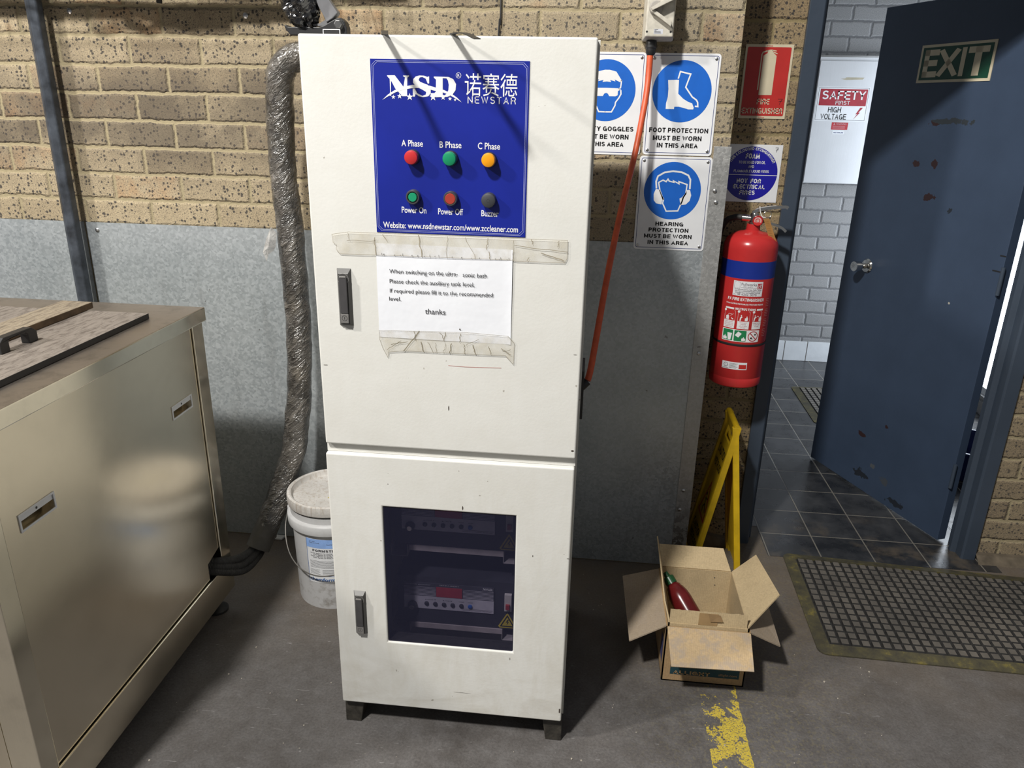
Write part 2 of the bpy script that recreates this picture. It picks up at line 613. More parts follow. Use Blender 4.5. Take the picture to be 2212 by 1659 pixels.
MB_ = brick_mat('speckled_tan_brick', [(0.175, 0.137, 0.094), (0.245, 0.195, 0.128), (0.315, 0.257, 0.170), (0.355, 0.292, 0.195), (0.405, 0.335, 0.226), (0.360, 0.230, 0.125)], (0.385, 0.32, 0.195), (0.026, 0.025, 0.028), soot=True)
MB_corner = brick_mat('speckled_corner_brick', [(0.20, 0.145, 0.085), (0.29, 0.22, 0.13), (0.34, 0.265, 0.155)], (0.30, 0.235, 0.12), (0.026, 0.025, 0.028), joint_x=0.545)
MB_grey = brick_mat('grey_painted_brick', [(0.205, 0.208, 0.214), (0.235, 0.238, 0.245)], (0.15, 0.152, 0.158), None, painted=True, bump=0.003)
MB_plain = brick_mat('dull_brown_brick', [(0.21, 0.165, 0.110), (0.30, 0.24, 0.155)], (0.40, 0.33, 0.20), (0.07, 0.06, 0.05), joint_x=0.08)


def concrete_mat():
    g = G('worn_workshop_concrete')
    X, Y, Z = g.sep()
    n1, n2, n3 = g.noise(2.2, 6, 0.62), g.noise(17.0, 5, 0.6), g.noise(140.0, 4, 0.7)
    base = g.ramp(n1, [(0.30, (0.066, 0.059, 0.055)), (0.52, (0.098, 0.090, 0.086)), (0.72, (0.126, 0.115, 0.108))])
    base = g.mix(g.math('MULTIPLY', g.ramp(n2, [(0.42, 0.0), (0.70, 1.0)]), 0.42), base, (0.155, 0.149, 0.149))
    base = g.mix(0.45, base, g.ramp(n3, [(0.3, 0.22), (0.5, 0.5), (0.72, 0.80)]), 'OVERLAY')
    # brown dust near the back wall
    dust = g.math('MULTIPLY', g.n('MapRange', {'Value': Y, 'From Min': -0.75, 'From Max': -0.15}), g.ramp(g.noise(5.0, 5, 0.6), [(0.3, 0.25), (0.65, 1.0)]))
    base = g.mix(g.math('MULTIPLY', dust, 0.7), base, (0.150, 0.112, 0.072))
    # pale scratches
    scr = g.noise(26.0, 2, 0.4, g.map((1.0, 6.0, 1.0), rot=(0, 0, 0.6)), 0.8)
    base = g.mix(g.math('MULTIPLY', g.math('GREATER_THAN', scr, 0.735), 0.35), base, (0.34, 0.33, 0.33))
    # the worn yellow line
    u = g.math('SUBTRACT', X, g.math('MULTIPLY', g.math('SUBTRACT', g.noise(30.0, 3), 0.5), 0.016))
    inx = g.math('MULTIPLY', g.math('GREATER_THAN', u, 0.398), g.math('LESS_THAN', u, 0.506))
    iny = g.math('LESS_THAN', Y, -0.45)
    wear = g.math('ADD', g.math('ADD', g.math('MULTIPLY', g.noise(21.0, 5, 0.62), 0.62), g.math('MULTIPLY', g.noise(85.0, 5, 0.68), 0.38)), g.n('MapRange', {'Value': Y, 'From Min': -0.66, 'From Max': -0.80, 'To Min': -0.07, 'To Max': 0.022}))
    edge = g.n('MapRange', {'Value': u, 'From Min': 0.47, 'From Max': 0.506, 'To Min': 0.0, 'To Max': 0.07})
    wear = g.math('GREATER_THAN', g.math('ADD', wear, edge), 0.505)
    fleck = g.math('GREATER_THAN', g.noise(210.0, 4, 0.65), 0.43)
    ym = g.math('MULTIPLY', g.math('MULTIPLY', inx, iny), g.math('MULTIPLY', wear, fleck))
    base = g.mix(g.math('MULTIPLY', ym, 0.92), base, g.ramp(n3, [(0.3, (0.40, 0.30, 0.035)), (0.65, (0.62, 0.47, 0.05))]))
    # faint yellow dusting round the line
    halo = g.math('MULTIPLY', g.n('MapRange', {'Value': g.math('ABSOLUTE', g.math('SUBTRACT', X, 0.55)), 'From Min': 0.05, 'From Max': 0.42, 'To Min': 1.0, 'To Max': 0.0}), g.math('GREATER_THAN', g.noise(90.0, 4, 0.6), 0.56))
    base = g.mix(g.math('MULTIPLY', halo, 0.10), base, (0.42, 0.34, 0.08))
    h = g.math('ADD', g.math('MULTIPLY', n3, 0.5), n2)
    g.bump(h, 0.0022)
    return g.fin(base, g.ramp(n2, [(0.3, 0.62), (0.7, 0.80)]))


def tile_mat(name, x0, y0, p, c1, c2, grout, gw=0.0028, axes='XY', rough=(0.34, 0.5)):
    g = G(name)
    S = g.sep()
    a, b = S['XYZ'.index(axes[0])], S['XYZ'.index(axes[1])]

    def dist(v, o):
        t = g.math('DIVIDE', g.math('SUBTRACT', v, o), p)
        f = g.math('SUBTRACT', t, g.math('FLOOR', t))
        return g.math('MULTIPLY', g.math('MINIMUM', f, g.math('SUBTRACT', 1.0, f)), p), g.math('FLOOR', t)
    da, ia = dist(a, x0)
    db, ib = dist(b, y0)
    d = g.math('MINIMUM', da, db)
    mask = g.n('MapRange', {'Value': d, 'From Min': gw * 0.7, 'From Max': gw * 1.3})
    rnd = g.n('TexWhiteNoise', {'Vector': g.comb(ia, ib, 0.0)})
    n = g.noise(11.0, 6, 0.62)
    base = g.ramp(g.math('ADD', g.math('MULTIPLY', n, 0.8), g.math('MULTIPLY', rnd, 0.2)), [(0.35, c1), (0.68, c2)])
    dirt = g.math('MULTIPLY', g.ramp(g.noise(7.0, 5, 0.6), [(0.52, 0.0), (0.72, 1.0)]), g.n('MapRange', {'Value': S[1], 'From Min': 0.55, 'From Max': 0.12}))
    if axes == 'XY':
        base = g.mix(g.math('MULTIPLY', dirt, 0.75), base, (0.16, 0.125, 0.085))
    col = g.mix(mask, grout, base)
    g.bump(g.math('ADD', mask, g.math('MULTIPLY', g.noise(28.0, 5), 0.5)), 0.0016)
    return g.fin(col, g.ramp(n, [(0.35, rough[0]), (0.7, rough[1])]))


def galv_mat(name, c1, c2, rust=0.0):
    g = G(name)
    v = g.n('TexVoronoi', {'Vector': g.map((1, 1, 1)), 'Scale': 130.0, 'Randomness': 1.0}, 1)
    k = g.sep(v)[0]
    big = g.noise(3.0, 5, 0.6)
    base = g.ramp(g.math('ADD', g.math('MULTIPLY', k, 0.30), g.math('MULTIPLY', big, 0.80)), [(0.25, c1), (0.80, c2)])
    st = g.noise(3.2, 5, 0.68, g.map((4.0, 4.0, 0.6)))
    base = g.mix(g.math('MULTIPLY', g.ramp(st, [(0.56, 0.0), (0.78, 1.0)]), 0.30), base, (0.15, 0.145, 0.135))
    spot = g.noise(42.0, 3, 0.5)
    base = g.mix(g.math('MULTIPLY', g.math('GREATER_THAN', spot, 0.745), 0.6), base, (0.11, 0.095, 0.08))
    if rust:
        X, Y, Z = g.sep()
        r = g.math('MULTIPLY', g.n('MapRange', {'Value': Z, 'From Min': 0.30, 'From Max': 0.05}), g.math('GREATER_THAN', g.noise(38.0, 5, 0.65), 0.5))
        base = g.mix(g.math('MULTIPLY', r, rust), base, (0.06, 0.04, 0.028))
    g.bump(g.math('ADD', g.math('MULTIPLY', k, 0.2), g.noise(2.5, 2)), 0.0015)
    return g.fin(base, g.ramp(k, [(0.0, 0.36), (1.0, 0.50)]), 0.55)


def steel_mat(name, c, rough, stretch=(1, 1, 60), dirt=0.25, metal=1.0):
    g = G(name)
    br = g.noise(6.0, 3, 0.6, g.map(stretch))
    cl = g.noise(2.2, 5, 0.6)
    base = g.ramp(g.math('ADD', g.math('MULTIPLY', br, 0.4), g.math('MULTIPLY', cl, 0.6)), [(0.3, tuple(x * 0.88 for x in c)), (0.7, c)])
    base = g.mix(g.math('MULTIPLY', g.ramp(g.noise(16.0, 6, 0.7), [(0.5, 0.0), (0.75, 1.0)]), dirt), base, tuple(x * 0.45 for x in c))
    r = g.math('ADD', rough - 0.04, g.math('MULTIPLY', g.noise(9.0, 5, 0.6), 0.09))
    g.bump(g.math('ADD', g.math('MULTIPLY', br, 0.15), g.noise(1.7, 1)), 0.0012)
    return g.fin(base, r, metal)


def enamel_mat():
    g = G('grubby_cream_enamel')
    X, Y, Z = g.sep()
    n = g.noise(3.5, 6, 0.65)
    base = g.ramp(n, [(0.3, (0.665, 0.660, 0.622)), (0.7, (0.715, 0.710, 0.675))])
    vert = g.noise(4.5, 6, 0.68, g.map((3.2, 3.2, 1.0)), 1.2)
    horz = g.noise(5.0, 6, 0.68, g.map((1.0, 1.0, 2.6)), 1.4)
    low = g.n('MapRange', {'Value': Z, 'From Min': 0.95, 'From Max': 0.05, 'To Min': 0.08, 'To Max': 0.40})
    base = g.mix(g.math('MULTIPLY', g.ramp(vert, [(0.42, 0.0), (0.70, 1.0)]), low), base, (0.52, 0.485, 0.40))
    low2 = g.n('MapRange', {'Value': Z, 'From Min': 0.34, 'From Max': 0.05, 'To Min': 0.05, 'To Max': 0.34})
    base = g.mix(g.math('MULTIPLY', g.ramp(horz, [(0.45, 0.0), (0.70, 1.0)]), low2), base, (0.36, 0.315, 0.24))
    sp = g.noise(48.0, 2, 0.45)
    base = g.mix(g.math('MULTIPLY', g.math('GREATER_THAN', sp, 0.77), 0.6), base, (0.22, 0.19, 0.15))
    g.bump(g.noise(160.0, 3), 0.0002)
    return g.fin(base, 0.42)


def scuffed(name, c, rough, chips=(), chipc=(0.10, 0.035, 0.025), scuff=None, extra=0.0):
    """paint with chips at given places: chips = (x, y, z, rx, rz) in object space"""
    g = G(name)
    n = g.noise(5.0, 5, 0.6)
    base = g.ramp(n, [(0.3, tuple(x * 0.9 for x in c)), (0.7, tuple(x * 1.08 for x in c))])
    ed = g.noise(38.0, 4, 0.62)
    X, Y, Z = g.sep()
    for (px, pz, rx, rz, cc) in chips:
        dx = g.math('DIVIDE', g.math('SUBTRACT', X, px), rx)
        dz = g.math('DIVIDE', g.math('SUBTRACT', Z, pz), rz)
        d = g.math('SQRT', g.math('ADD', g.math('MULTIPLY', dx, dx), g.math('MULTIPLY', dz, dz)))
        d = g.math('ADD', d, g.math('MULTIPLY', g.math('SUBTRACT', ed, 0.5), 3.2))
        base = g.mix(g.math('LESS_THAN', d, 0.85), base, cc)
    g.bump(g.noise(60.0, 3), 0.0004)
    return g.fin(base, rough)


def card_mat(name, c, stain=0.0, flute='X'):
    g = G(name)
    n = g.noise(9.0, 5, 0.62)
    base = g.ramp(n, [(0.3, tuple(x * 0.86 for x in c)), (0.7, tuple(min(1, x * 1.06) for x in c))])
    fib = g.noise(180.0, 3, 0.6)
    base = g.mix(0.35, base, g.ramp(fib, [(0.3, 0.35), (0.7, 0.65)]), 'OVERLAY')
    if stain:
        base = g.mix(g.math('MULTIPLY', g.ramp(g.noise(26.0, 6, 0.7), [(0.44, 0.0), (0.58, 1.0)]), stain), base, (0.36, 0.295, 0.235))
    w = g.n('TexWave', {'Vector': g.co, 'Scale': 55.0, 'Distortion': 0.4}, 1, bands_direction=flute)
    g.bump(g.math('ADD', g.math('MULTIPLY', w, 0.35), fib), 0.0005)
    return g.fin(base, 0.85)


def plastic_wrap_mat(name, c1, c2, rough=0.16, scale=20.0, dist=0.02, c3=None):
    g = G(name)
    v = g.swirl((1.0, 0.6, 0.16), (0.0, 0.85, 0.25))
    v2 = g.swirl((1.0, 0.7, 0.30), (0.0, 1.25, -0.3))
    r1 = g.math('ABSOLUTE', g.math('SUBTRACT', g.noise(scale * 2.6, 3, 0.6, v, 0.5), 0.5))
    r2 = g.math('ABSOLUTE', g.math('SUBTRACT', g.noise(scale * 4.2, 2, 0.5, v2, 0.6), 0.5))
    n = g.noise(7.0, 5, 0.62)
    base = g.ramp(g.math('ADD', g.math('MULTIPLY', n, 0.75), g.math('MULTIPLY', r1, 1.1)), [(0.34, c1), (0.66, c2)])
    if c3:
        base = g.mix(g.math('MULTIPLY', g.ramp(g.noise(4.0, 4, 0.6), [(0.50, 0.0), (0.64, 1.0)]), 0.7), base, c3)
    g.bump(g.math('ADD', g.math('MULTIPLY', r1, 1.0), g.math('MULTIPLY', r2, 0.45)), dist)
    return g.fin(base, g.ramp(n, [(0.3, rough), (0.7, rough + 0.16)]), 0.0, **{'Specular IOR Level': 0.9, 'Coat Weight': 0.5, 'Coat Roughness': 0.12})


m_concrete = concrete_mat()
m_tile = tile_mat('dark_slate_tile', 0.962, 0.290, 0.2, (0.018, 0.019, 0.021), (0.056, 0.057, 0.060), (0.19, 0.175, 0.15), rough=(0.24, 0.40))
m_white_tile = tile_mat('white_wall_tile', 1.386, 0.152, 0.152, (0.62, 0.64, 0.66), (0.70, 0.72, 0.74), (0.16, 0.15, 0.14), axes='XZ', rough=(0.12, 0.2))
m_galv = galv_mat('galvanised_sheet', (0.33, 0.365, 0.385), (0.52, 0.555, 0.575))
m_galv2 = galv_mat('galvanised_angle', (0.36, 0.36, 0.35), (0.52, 0.52, 0.51), 0.9)
m_steel = steel_mat('brushed_steel', (0.82, 0.745, 0.60), 0.22, (60, 1, 1), 0.10)
m_steel_rim = steel_mat('steel_rim', (0.86, 0.80, 0.66), 0.16, (60, 1, 1), 0.25)
m_steel_top = steel_mat('dirty_steel_top', (0.50, 0.455, 0.42), 0.42, (1, 40, 1), 0.7)
m_inox = steel_mat('bright_sheet_steel', (0.70, 0.71, 0.73), 0.36, (90, 1, 1), 0.0, 0.30)
m_chrome = steel_mat('chrome', (0.72, 0.70, 0.66), 0.14, (1, 1, 1), 0.05)
m_zinc = steel_mat('zinc_screw', (0.62, 0.62, 0.62), 0.32, (1, 1, 1), 0.2)
m_enamel = enamel_mat()
m_frame = scuffed('slate_blue_frame_paint', (0.046, 0.062, 0.088), 0.36)
m_black = plain('black_plastic', (0.018, 0.018, 0.019), 0.42)
m_black_m = plain('black_painted_metal', (0.022, 0.021, 0.020), 0.5, 0.0, 0.4, 20)
m_rubber = plain('black_rubber', (0.028, 0.027, 0.026), 0.62, 0, 0.3, 60, 0.0004)
m_white = plain('sign_white', (0.74, 0.75, 0.77), 0.42, 0, 0.05, 12)
m_ink = plain('black_ink', (0.012, 0.012, 0.014), 0.5)
m_navy_ink = plain('navy_ink', (0.012, 0.03, 0.16), 0.5)
m_blue = plain('safety_blue', (0.006, 0.115, 0.52), 0.45, 0, 0.06, 20)
m_print = plain('white_print', (0.76, 0.76, 0.76), 0.5, 0, 0.05, 12)
m_cream = plain('luminous_cream', (0.60, 0.53, 0.38), 0.5, 0, 0.06, 20)
m_red = plain('sign_red', (0.47, 0.026, 0.022), 0.4, 0, 0.08, 20)
m_dark_red = plain('label_red', (0.42, 0.03, 0.04), 0.45)
m_dblue = plain('deep_blue_sign', (0.012, 0.010, 0.30), 0.3, 0, 0.1, 14)
m_green = plain('sign_green', (0.006, 0.055, 0.030), 0.45)
m_green2 = plain('label_green', (0.012, 0.20, 0.07), 0.45)


def plate(m, fr, outer, holes, d0, d1, back=True):
    """a flat plate between depths d0 and d1 with holes cut through"""
    m.poly(fr, outer, d1, holes)
    if back:
        m.poly(fr, outer, d0, holes)
    for lp in [outer] + list(holes):
        n = len(lp)
        m.add([fr.p(x, y, d) for d in (d0, d1) for x, y in lp], [(i, (i + 1) % n, n + (i + 1) % n, n + i) for i in range(n)])
    return m


def R4(u0, v0, u1, v1):
    return [(u0, v0), (u1, v0), (u1, v1), (u0, v1)]


def screw(fr, u, v, d, parent, r=0.0045, name='screw', mat=None):
    m = M()
    m.smooth = True
    m.lathe(fr.p(u, v, d), [(r, 0), (r * 0.95, r * 0.3), (r * 0.55, r * 0.55), (0.0, r * 0.6)], 14, fr.n)
    m.smooth = False
    o = m.build(name, [mat or m_zinc, m_black], parent)
    return o


def structure(o):
    return tag(o, kind='structure')


# ================================================================== THE SETTING
m = M(); m.box((-6.0, -6.5, -0.06), (4.5, 0.6, 0.0)); structure(m.build('floor', m_concrete))
m = M(); m.prism(XYZ, [(0.30, 0.34), (0.757, 0.34), (0.757, 0.118), (1.62, 0.118), (1.62, 0.34), (2.34, 0.34), (2.34, 2.74), (0.30, 2.74)], -0.04, 0.0015); structure(m.build('floor_tiled', m_tile))
m = M(); m.box((-6.0, 0.0, 0.0), (0.417, 0.42, 3.1)); structure(m.build('wall_back', MB_))
m = M(); m.box((0.417, 0.215, 0.0), (0.668, 0.340, 3.1)); structure(m.build('wall_corner', MB_corner))
m = M(); m.box((1.535, 0.215, 0.0), (4.2, 0.340, 2.09)); m.box((0.668, 0.215, 2.089), (4.2, 0.340, 3.1)); structure(m.build('wall_right', MB_plain))
m = M(); m.box((0.1, 2.70, 0.0), (2.6, 2.84, 2.7)); structure(m.build('wall_far', MB_grey))
m = M(); m.box((0.14, 0.34, 0.0), (0.30, 2.70, 2.7)); structure(m.build('wall_left', MB_grey))
WR = Fr((2.30, 0, 0), (0, 1, 0), (0, 0, 1), (-1, 0, 0))
m = M(); plate(m, WR, R4(0.34, 0.0, 2.70, 2.7), [R4(1.30, 0.11, 2.62, 2.12)], -0.12, 0.0); structure(m.build('wall_window_side', MB_grey))
m = M(); m.box((0.1, 0.34, 2.62), (2.45, 2.85, 2.75)); structure(m.build('ceiling', plain('ceiling_board', (0.5, 0.5, 0.49), 0.8)))
m = M(); m.box((0.30, 2.688, 0.0), (2.30, 2.70, 0.140)); structure(m.build('baseboard_far', m_white_tile))
# bright glazed opening on the daylight side of the next room
m = M(); plate(m, WR, R4(1.30, 0.11, 2.62, 2.12), [R4(1.34, 0.15, 1.94, 2.08), R4(1.98, 0.15, 2.58, 2.08)], -0.07, -0.02)
win = structure(m.build('window_1', plain('white_window_frame', (0.6, 0.62, 0.64), 0.4)))
m = M(); m.rect(WR, 1.335, 0.145, 2.585, 2.085, -0.05); m.build('window_pane', emis('daylit_glass', (0.83, 0.91, 1.0), 7.5), win)
# steel door frame
m = M()
HD = 2.045
for sx, x0 in ((1, 0.645), (-1, 1.556)):
    a = lambda q: x0 + sx * q
    pts = [(a(0), 0.197), (a(0.046), 0.197), (a(0.052), 0.203), (a(0.052), 0.245), (a(0.070), 0.252), (a(0.070), 0.268), (a(0.045), 0.272), (a(0.045), 0.326), (a(0.024), 0.326), (a(0.024), 0.214), (a(0), 0.214)]
    m.prism(XYZ, pts, 0.0, HD + 0.046)
HF = Fr((0, 0, 0), (0, 1, 0), (0, 0, 1), (1, 0, 0))
m.prism(HF, [(0.197, HD + 0.046), (0.197, HD), (0.245, HD - 0.006), (0.252, HD - 0.024), (0.268, HD - 0.024), (0.272, HD), (0.326, HD), (0.326, HD + 0.046)], 0.69, 1.512)
structure(m.build('trim_1', m_frame, bevel=0.0015))
m = M()
for x0, x1 in ((0.418, 0.648), (1.555, 2.6)):
    n = 14
    P = []
    for i in range(n + 1):
        x = x0 + (x1 - x0) * i / n
        k = 0.8 + 0.5 * noise.noise(Vector((x * 9, 3.1, 0)))
        P += [Vector((x, 0.219, 0.034 * k)), Vector((x, 0.200 - 0.006 * k, 0.030 * k)), Vector((x, 0.178 - 0.02 * k, 0.0))]
    m.add(P, [f for i in range(n) for f in ((i * 3, i * 3 + 1, i * 3 + 4, i * 3 + 3), (i * 3 + 1, i * 3 + 2, i * 3 + 5, i * 3 + 4))])
structure(m.build('trim_2', plain('mortar_fillet', (0.125, 0.10, 0.07), 0.9, 0, 0.3, 25, 0.001)))

# the open door: built flat (x from its free edge towards the hinges), then swung
DW, DA = 0.803, math.atan2(-0.9255, 0.3787)
rc = (0.032, 0.014, 0.014)
bk = (0.018, 0.022, 0.030)
m_door = scuffed('slate_blue_door_paint', (0.040, 0.061, 0.104), 0.42, (
    (0.315, 1.438, 0.022, 0.012, rc), (0.399, 1.441, 0.022, 0.014, rc), (0.405, 1.321, 0.034, 0.014, rc),
    (0.522, 1.282, 0.012, 0.010, bk), (0.303, 0.262, 0.030, 0.013, rc), (0.433, 0.354, 0.010, 0.009, rc),
    (0.403, 0.150, 0.018, 0.012, (0.085, 0.092, 0.10)), (0.482, 0.115, 0.026, 0.018, (0.058, 0.066, 0.078)), (0.340, 0.085, 0.05, 0.022, bk),
    (0.36, 1.592, 0.030, 0.012, rc), (0.44, 1.600, 0.10, 0.012, (0.030, 0.036, 0.042)), (0.56, 0.05, 0.06, 0.016, bk), (0.61, 0.943, 0.006, 0.005, (0.4, 0.38, 0.33))))
m = M(); m.box((0, 0, 0.012), (DW, 0.040, 2.030)); door = structure(m.build('door_1', m_door, bevel=0.0015))
DL = Fr((0, 0, 0), (1, 0, 0), (0, 0, 1), (0, -1, 0))
m = M(); m.smooth = True
m.lathe(DL.p(0.150, 0.999), [(0.0, 0.0), (0.030, 0.0), (0.031, 0.003), (0.026, 0.009), (0.012, 0.012), (0.011, 0.030), (0.015, 0.036), (0.0205, 0.040), (0.0225, 0.066), (0.021, 0.071), (0.016, 0.0715), (0.006, 0.066), (0.0, 0.066)], 32, (0, -1, 0), cap=False)
m.build('door_knob', m_chrome, door)
for hz in (0.25, 1.02, 1.80):
    m = M(); m.cyl((DW + 0.004, -0.003, hz), (DW + 0.004, -0.003, hz + 0.1), 0.007, 14); m.build('hinge', m_frame, door)
m = M(); m.rect(DL, 0.779, 1.155, 0.803, 1.160, 0.0006); m.rect(DL, 0.762, 1.099, 0.800, 1.104, 0.0006); m.build('door_seam', m_black, door)
door.location = (1.156, 1.055, 0)
door.rotation_euler = (0, 0, DA)
LEAF = Fr((1.156, 1.055, 0), (0.3787, -0.9255, 0), (0, 0, 1), (-0.9255, -0.3787, 0))


tub = empty('stand_in_tub', (1.88, 1.03, 0.0015), 'added dark blue tub on the tiles, standing in for dark shapes in the hinge gap of the open door', 'tub')  # tub added to darken the hinge gap and stop daylight spilling through
m = M(); m.smooth = True
m.lathe((1.88, 1.03, 0.0015), [(0.0, 0.0), (0.145, 0.0), (0.150, 0.004), (0.172, 0.142), (0.180, 0.143), (0.180, 0.152), (0.168, 0.152), (0.146, 0.008), (0.0, 0.008)], 36, cap=False)
m.build('tub_body', plain('dark_blue_plastic', (0.010, 0.022, 0.10), 0.4), tub)


# ================================================================== THE CABINET
YD = -0.917
cab = empty('electrical_cabinet', (-0.30, -0.60, 0.0), 'tall cream steel electrical cabinet with blue control panel and a tinted lower window', 'cabinet')
m = M()
for a, b in (((-0.600, -0.885, 0.080), (-0.585, -0.300, 1.7385)), ((-0.015, -0.885, 0.080), (0.0, -0.300, 1.7385)), ((-0.598, -0.315, 0.082), (-0.002, -0.302, 1.737)), ((-0.6006, -0.8856, 1.725), (0.0006, -0.2994, 1.740)), ((-0.598, -0.883, 0.082), (-0.002, -0.302, 0.100)), ((-0.598, -0.884, 0.800), (-0.002, -0.302, 0.880))):
    m.box(a, b)
m.box((-0.599, -0.9035, 0.8285), (-0.004, -0.885, 0.8515)); m.build('body', m_enamel, cab)
m = M(); m.box((-0.598, YD, 0.8525), (-0.004, -0.886, 1.742)); m.build('upper_door', m_enamel, cab, bevel=0.004, seg=3)
FD = Fr((0, YD, 0), (1, 0, 0), (0, 0, 1), (0, -1, 0))
m = M(); plate(m, FD, R4(-0.600, 0.0815, -0.0045, 0.8275), [R4(-0.466, 0.293, -0.138, 0.692)], -0.031, 0.0); m.build('lower_door', m_enamel, cab, bevel=0.004, seg=3)


def tinted():
    g = G('navy_tinted_pane')
    g.fin((0.032, 0.034, 0.072), 0.10)
    n = g.noise(3.0, 3)
    tr = g.n('BsdfTransparent', {'Color': g.ramp(n, [(0.3, (0.62, 0.60, 0.68)), (0.7, (0.66, 0.64, 0.72))])})
    mx = g.n('MixShader', (0.30, tr, g.b.outputs[0]))
    g.t.links.new(mx, g.out.inputs[0])
    return g.m


m = M(); m.rect(FD, -0.4655, 0.2935, -0.1385, 0.6915, -0.0035); m.build('window_pane', tinted(), cab)
m = M(); plate(m, FD, R4(-0.472, 0.287, -0.132, 0.698), [R4(-0.464, 0.295, -0.140, 0.690)], -0.040, -0.032); plate(m, FD, R4(-0.4665, 0.2925, -0.1375, 0.6925), [R4(-0.4640, 0.2950, -0.1400, 0.6900)], -0.0325, -0.0050); m.build('window_gasket', m_rubber, cab)
for x0, x1, y0, y1, t in ((-0.600, -0.545, -0.900, -0.80, 1), (-0.057, -0.002, -0.900, -0.80, -1), (-0.600, -0.545, -0.40, -0.31, 1), (-0.057, -0.002, -0.40, -0.31, -1)):
    m = M()
    ia, ib = (0.0, -0.012) if t > 0 else (0.012, 0.0)
    m.hexa([Vector(p) for p in ((x0 + ia, y0, 0), (x1 + ib, y0, 0), (x1 + ib, y1, 0), (x0 + ia, y1, 0), (x0, y0 + 0.003, 0.081), (x1, y0 + 0.003, 0.081), (x1, y1, 0.081), (x0, y1, 0.081))])
    m.build('foot', plain('scuffed_black_steel', (0.035, 0.031, 0.025), 0.5, 0, 0.6, 40, 0.001), cab, bevel=0.002)


def swing_handle(x0, z0, x1, z1, lean):
    """flush lever handle; part of the cabinet, with the lever and lock as its own pieces"""
    fr = FD
    m = M()
    xm = (x0 + x1) / 2
    w, ww = (x1 - x0) / 2, (x1 - x0) / 2 - 0.0045
    out = R4(xm - w, z0, xm + w, z1)
    inn = R4(xm - ww, z0 + 0.005, xm + ww, z1 - 0.010)
    P = [fr.p(x, y, 0.0) for x, y in out] + [fr.p(x, y, 0.009) for x, y in inn]
    m.add(P, [(0, 1, 5, 4), (1, 2, 6, 5), (2, 3, 7, 6), (3, 0, 4, 7), (4, 5, 6, 7)])
    h = m.build('door_handle', m_handle, cab, bevel=0.0008)
    m = M(); m.box((xm - 0.0085, z0 + 0.030, 0.009), (xm + 0.0085, z1 - 0.018, 0.0145), fr); m.build('lever', m_handle_in, h, bevel=0.001)
    m = M(); m.box((xm - 0.007, z1 - 0.0185, 0.0125), (xm + 0.007, z1 - 0.0150, 0.0152), fr); m.build('lever_tip', m_handle_lite, h, bevel=0.0005)
    m = M(); m.disc(fr, xm, z1 - 0.022, 0.0125, 0.0093, 28, 0.0115); m.build('pivot_border', m_handle_lite, h)
    m = M(); m.box((xm - 0.0088, z0 + 0.008, 0.009), (xm + 0.0088, z0 + 0.029, 0.0135), fr); lk = m.build('lock', m_handle_lite, h, bevel=0.0006)
    m = M(); m.disc(fr, xm, z0 + 0.0195, 0.0062, 0.0137, 24, 0.0054); m.rect(fr, xm - 0.0006, z0 + 0.0165, xm + 0.0006, z0 + 0.0225, 0.0137); m.build('keyhole_print', m_black, h)


m_handle = plain('handle_grey', (0.085, 0.083, 0.080), 0.38, 0.2)
m_handle_in = plain('handle_lever_grey', (0.055, 0.053, 0.055), 0.45)
m_handle_lite = plain('handle_bare_metal', (0.30, 0.29, 0.28), 0.35, 0.5)
swing_handle(-0.5455, 1.147, -0.5135, 1.2755, 0)
swing_handle(-0.5505, 0.313, -0.5195, 0.4435, 0)

# blue control panel
m_panel = plain('blue_control_panel', (0.006, 0.016, 0.245), 0.38, 0, 0.10, 7)
m = M(); m.box((-0.452, 1.3575, 0.0), (-0.134, 1.698, 0.0015), FD); pan = m.build('control_panel', m_panel, cab)
dP = 0.0019
m = M()
m.frame_line(FD, -0.449, 1.3605, -0.137, 1.695, 0.0006, dP, 0.008)
m.frame_line(FD, -0.4465, 1.363, -0.1395, 1.6925, 0.0006, dP, 0.008)
m.build('border_line', plain('pale_blue_line', (0.45, 0.48, 0.75), 0.5), pan)
mm = lambda L: [(x / 1000.0, y / 1000.0) for x, y in L]
LN = mm([(-418.4, 1667.9), (-402.8, 1668.2), (-385.7, 1647.2), (-381.9, 1664.7), (-385.6, 1666.3), (-385.6, 1668.1), (-373.8, 1668.3), (-373.9, 1666.2), (-377.3, 1664.5), (-378.5, 1637.5), (-378.5, 1629.7), (-388.2, 1629.5), (-402.4, 1643.4), (-410.8, 1658.6), (-411.6, 1634.7), (-411.3, 1629.8), (-416.0, 1629.7), (-413.1, 1636.8), (-413.3, 1661.3), (-418.2, 1666.1)])
LS = mm([(-333.2, 1667.1), (-333.4, 1654.1), (-336.4, 1654.0), (-340.1, 1662.6), (-346.8, 1665.9), (-352.2, 1664.9), (-354.6, 1660.3), (-351.6, 1656.8), (-336.5, 1651.5), (-330.5, 1644.7), (-330.6, 1636.3), (-335.3, 1630.5), (-346.1, 1628.2), (-355.2, 1630.2), (-361.2, 1634.3), (-362.9, 1629.3), (-366.7, 1629.2), (-366.8, 1644.0), (-362.5, 1644.1), (-358.2, 1635.7), (-347.5, 1630.7), (-340.6, 1633.3), (-339.8, 1638.2), (-345.8, 1641.6), (-360.9, 1648.3), (-366.1, 1655.2), (-365.5, 1661.5), (-360.5, 1666.4), (-352.9, 1668.6), (-343.8, 1668.3), (-337.0, 1666.1)])
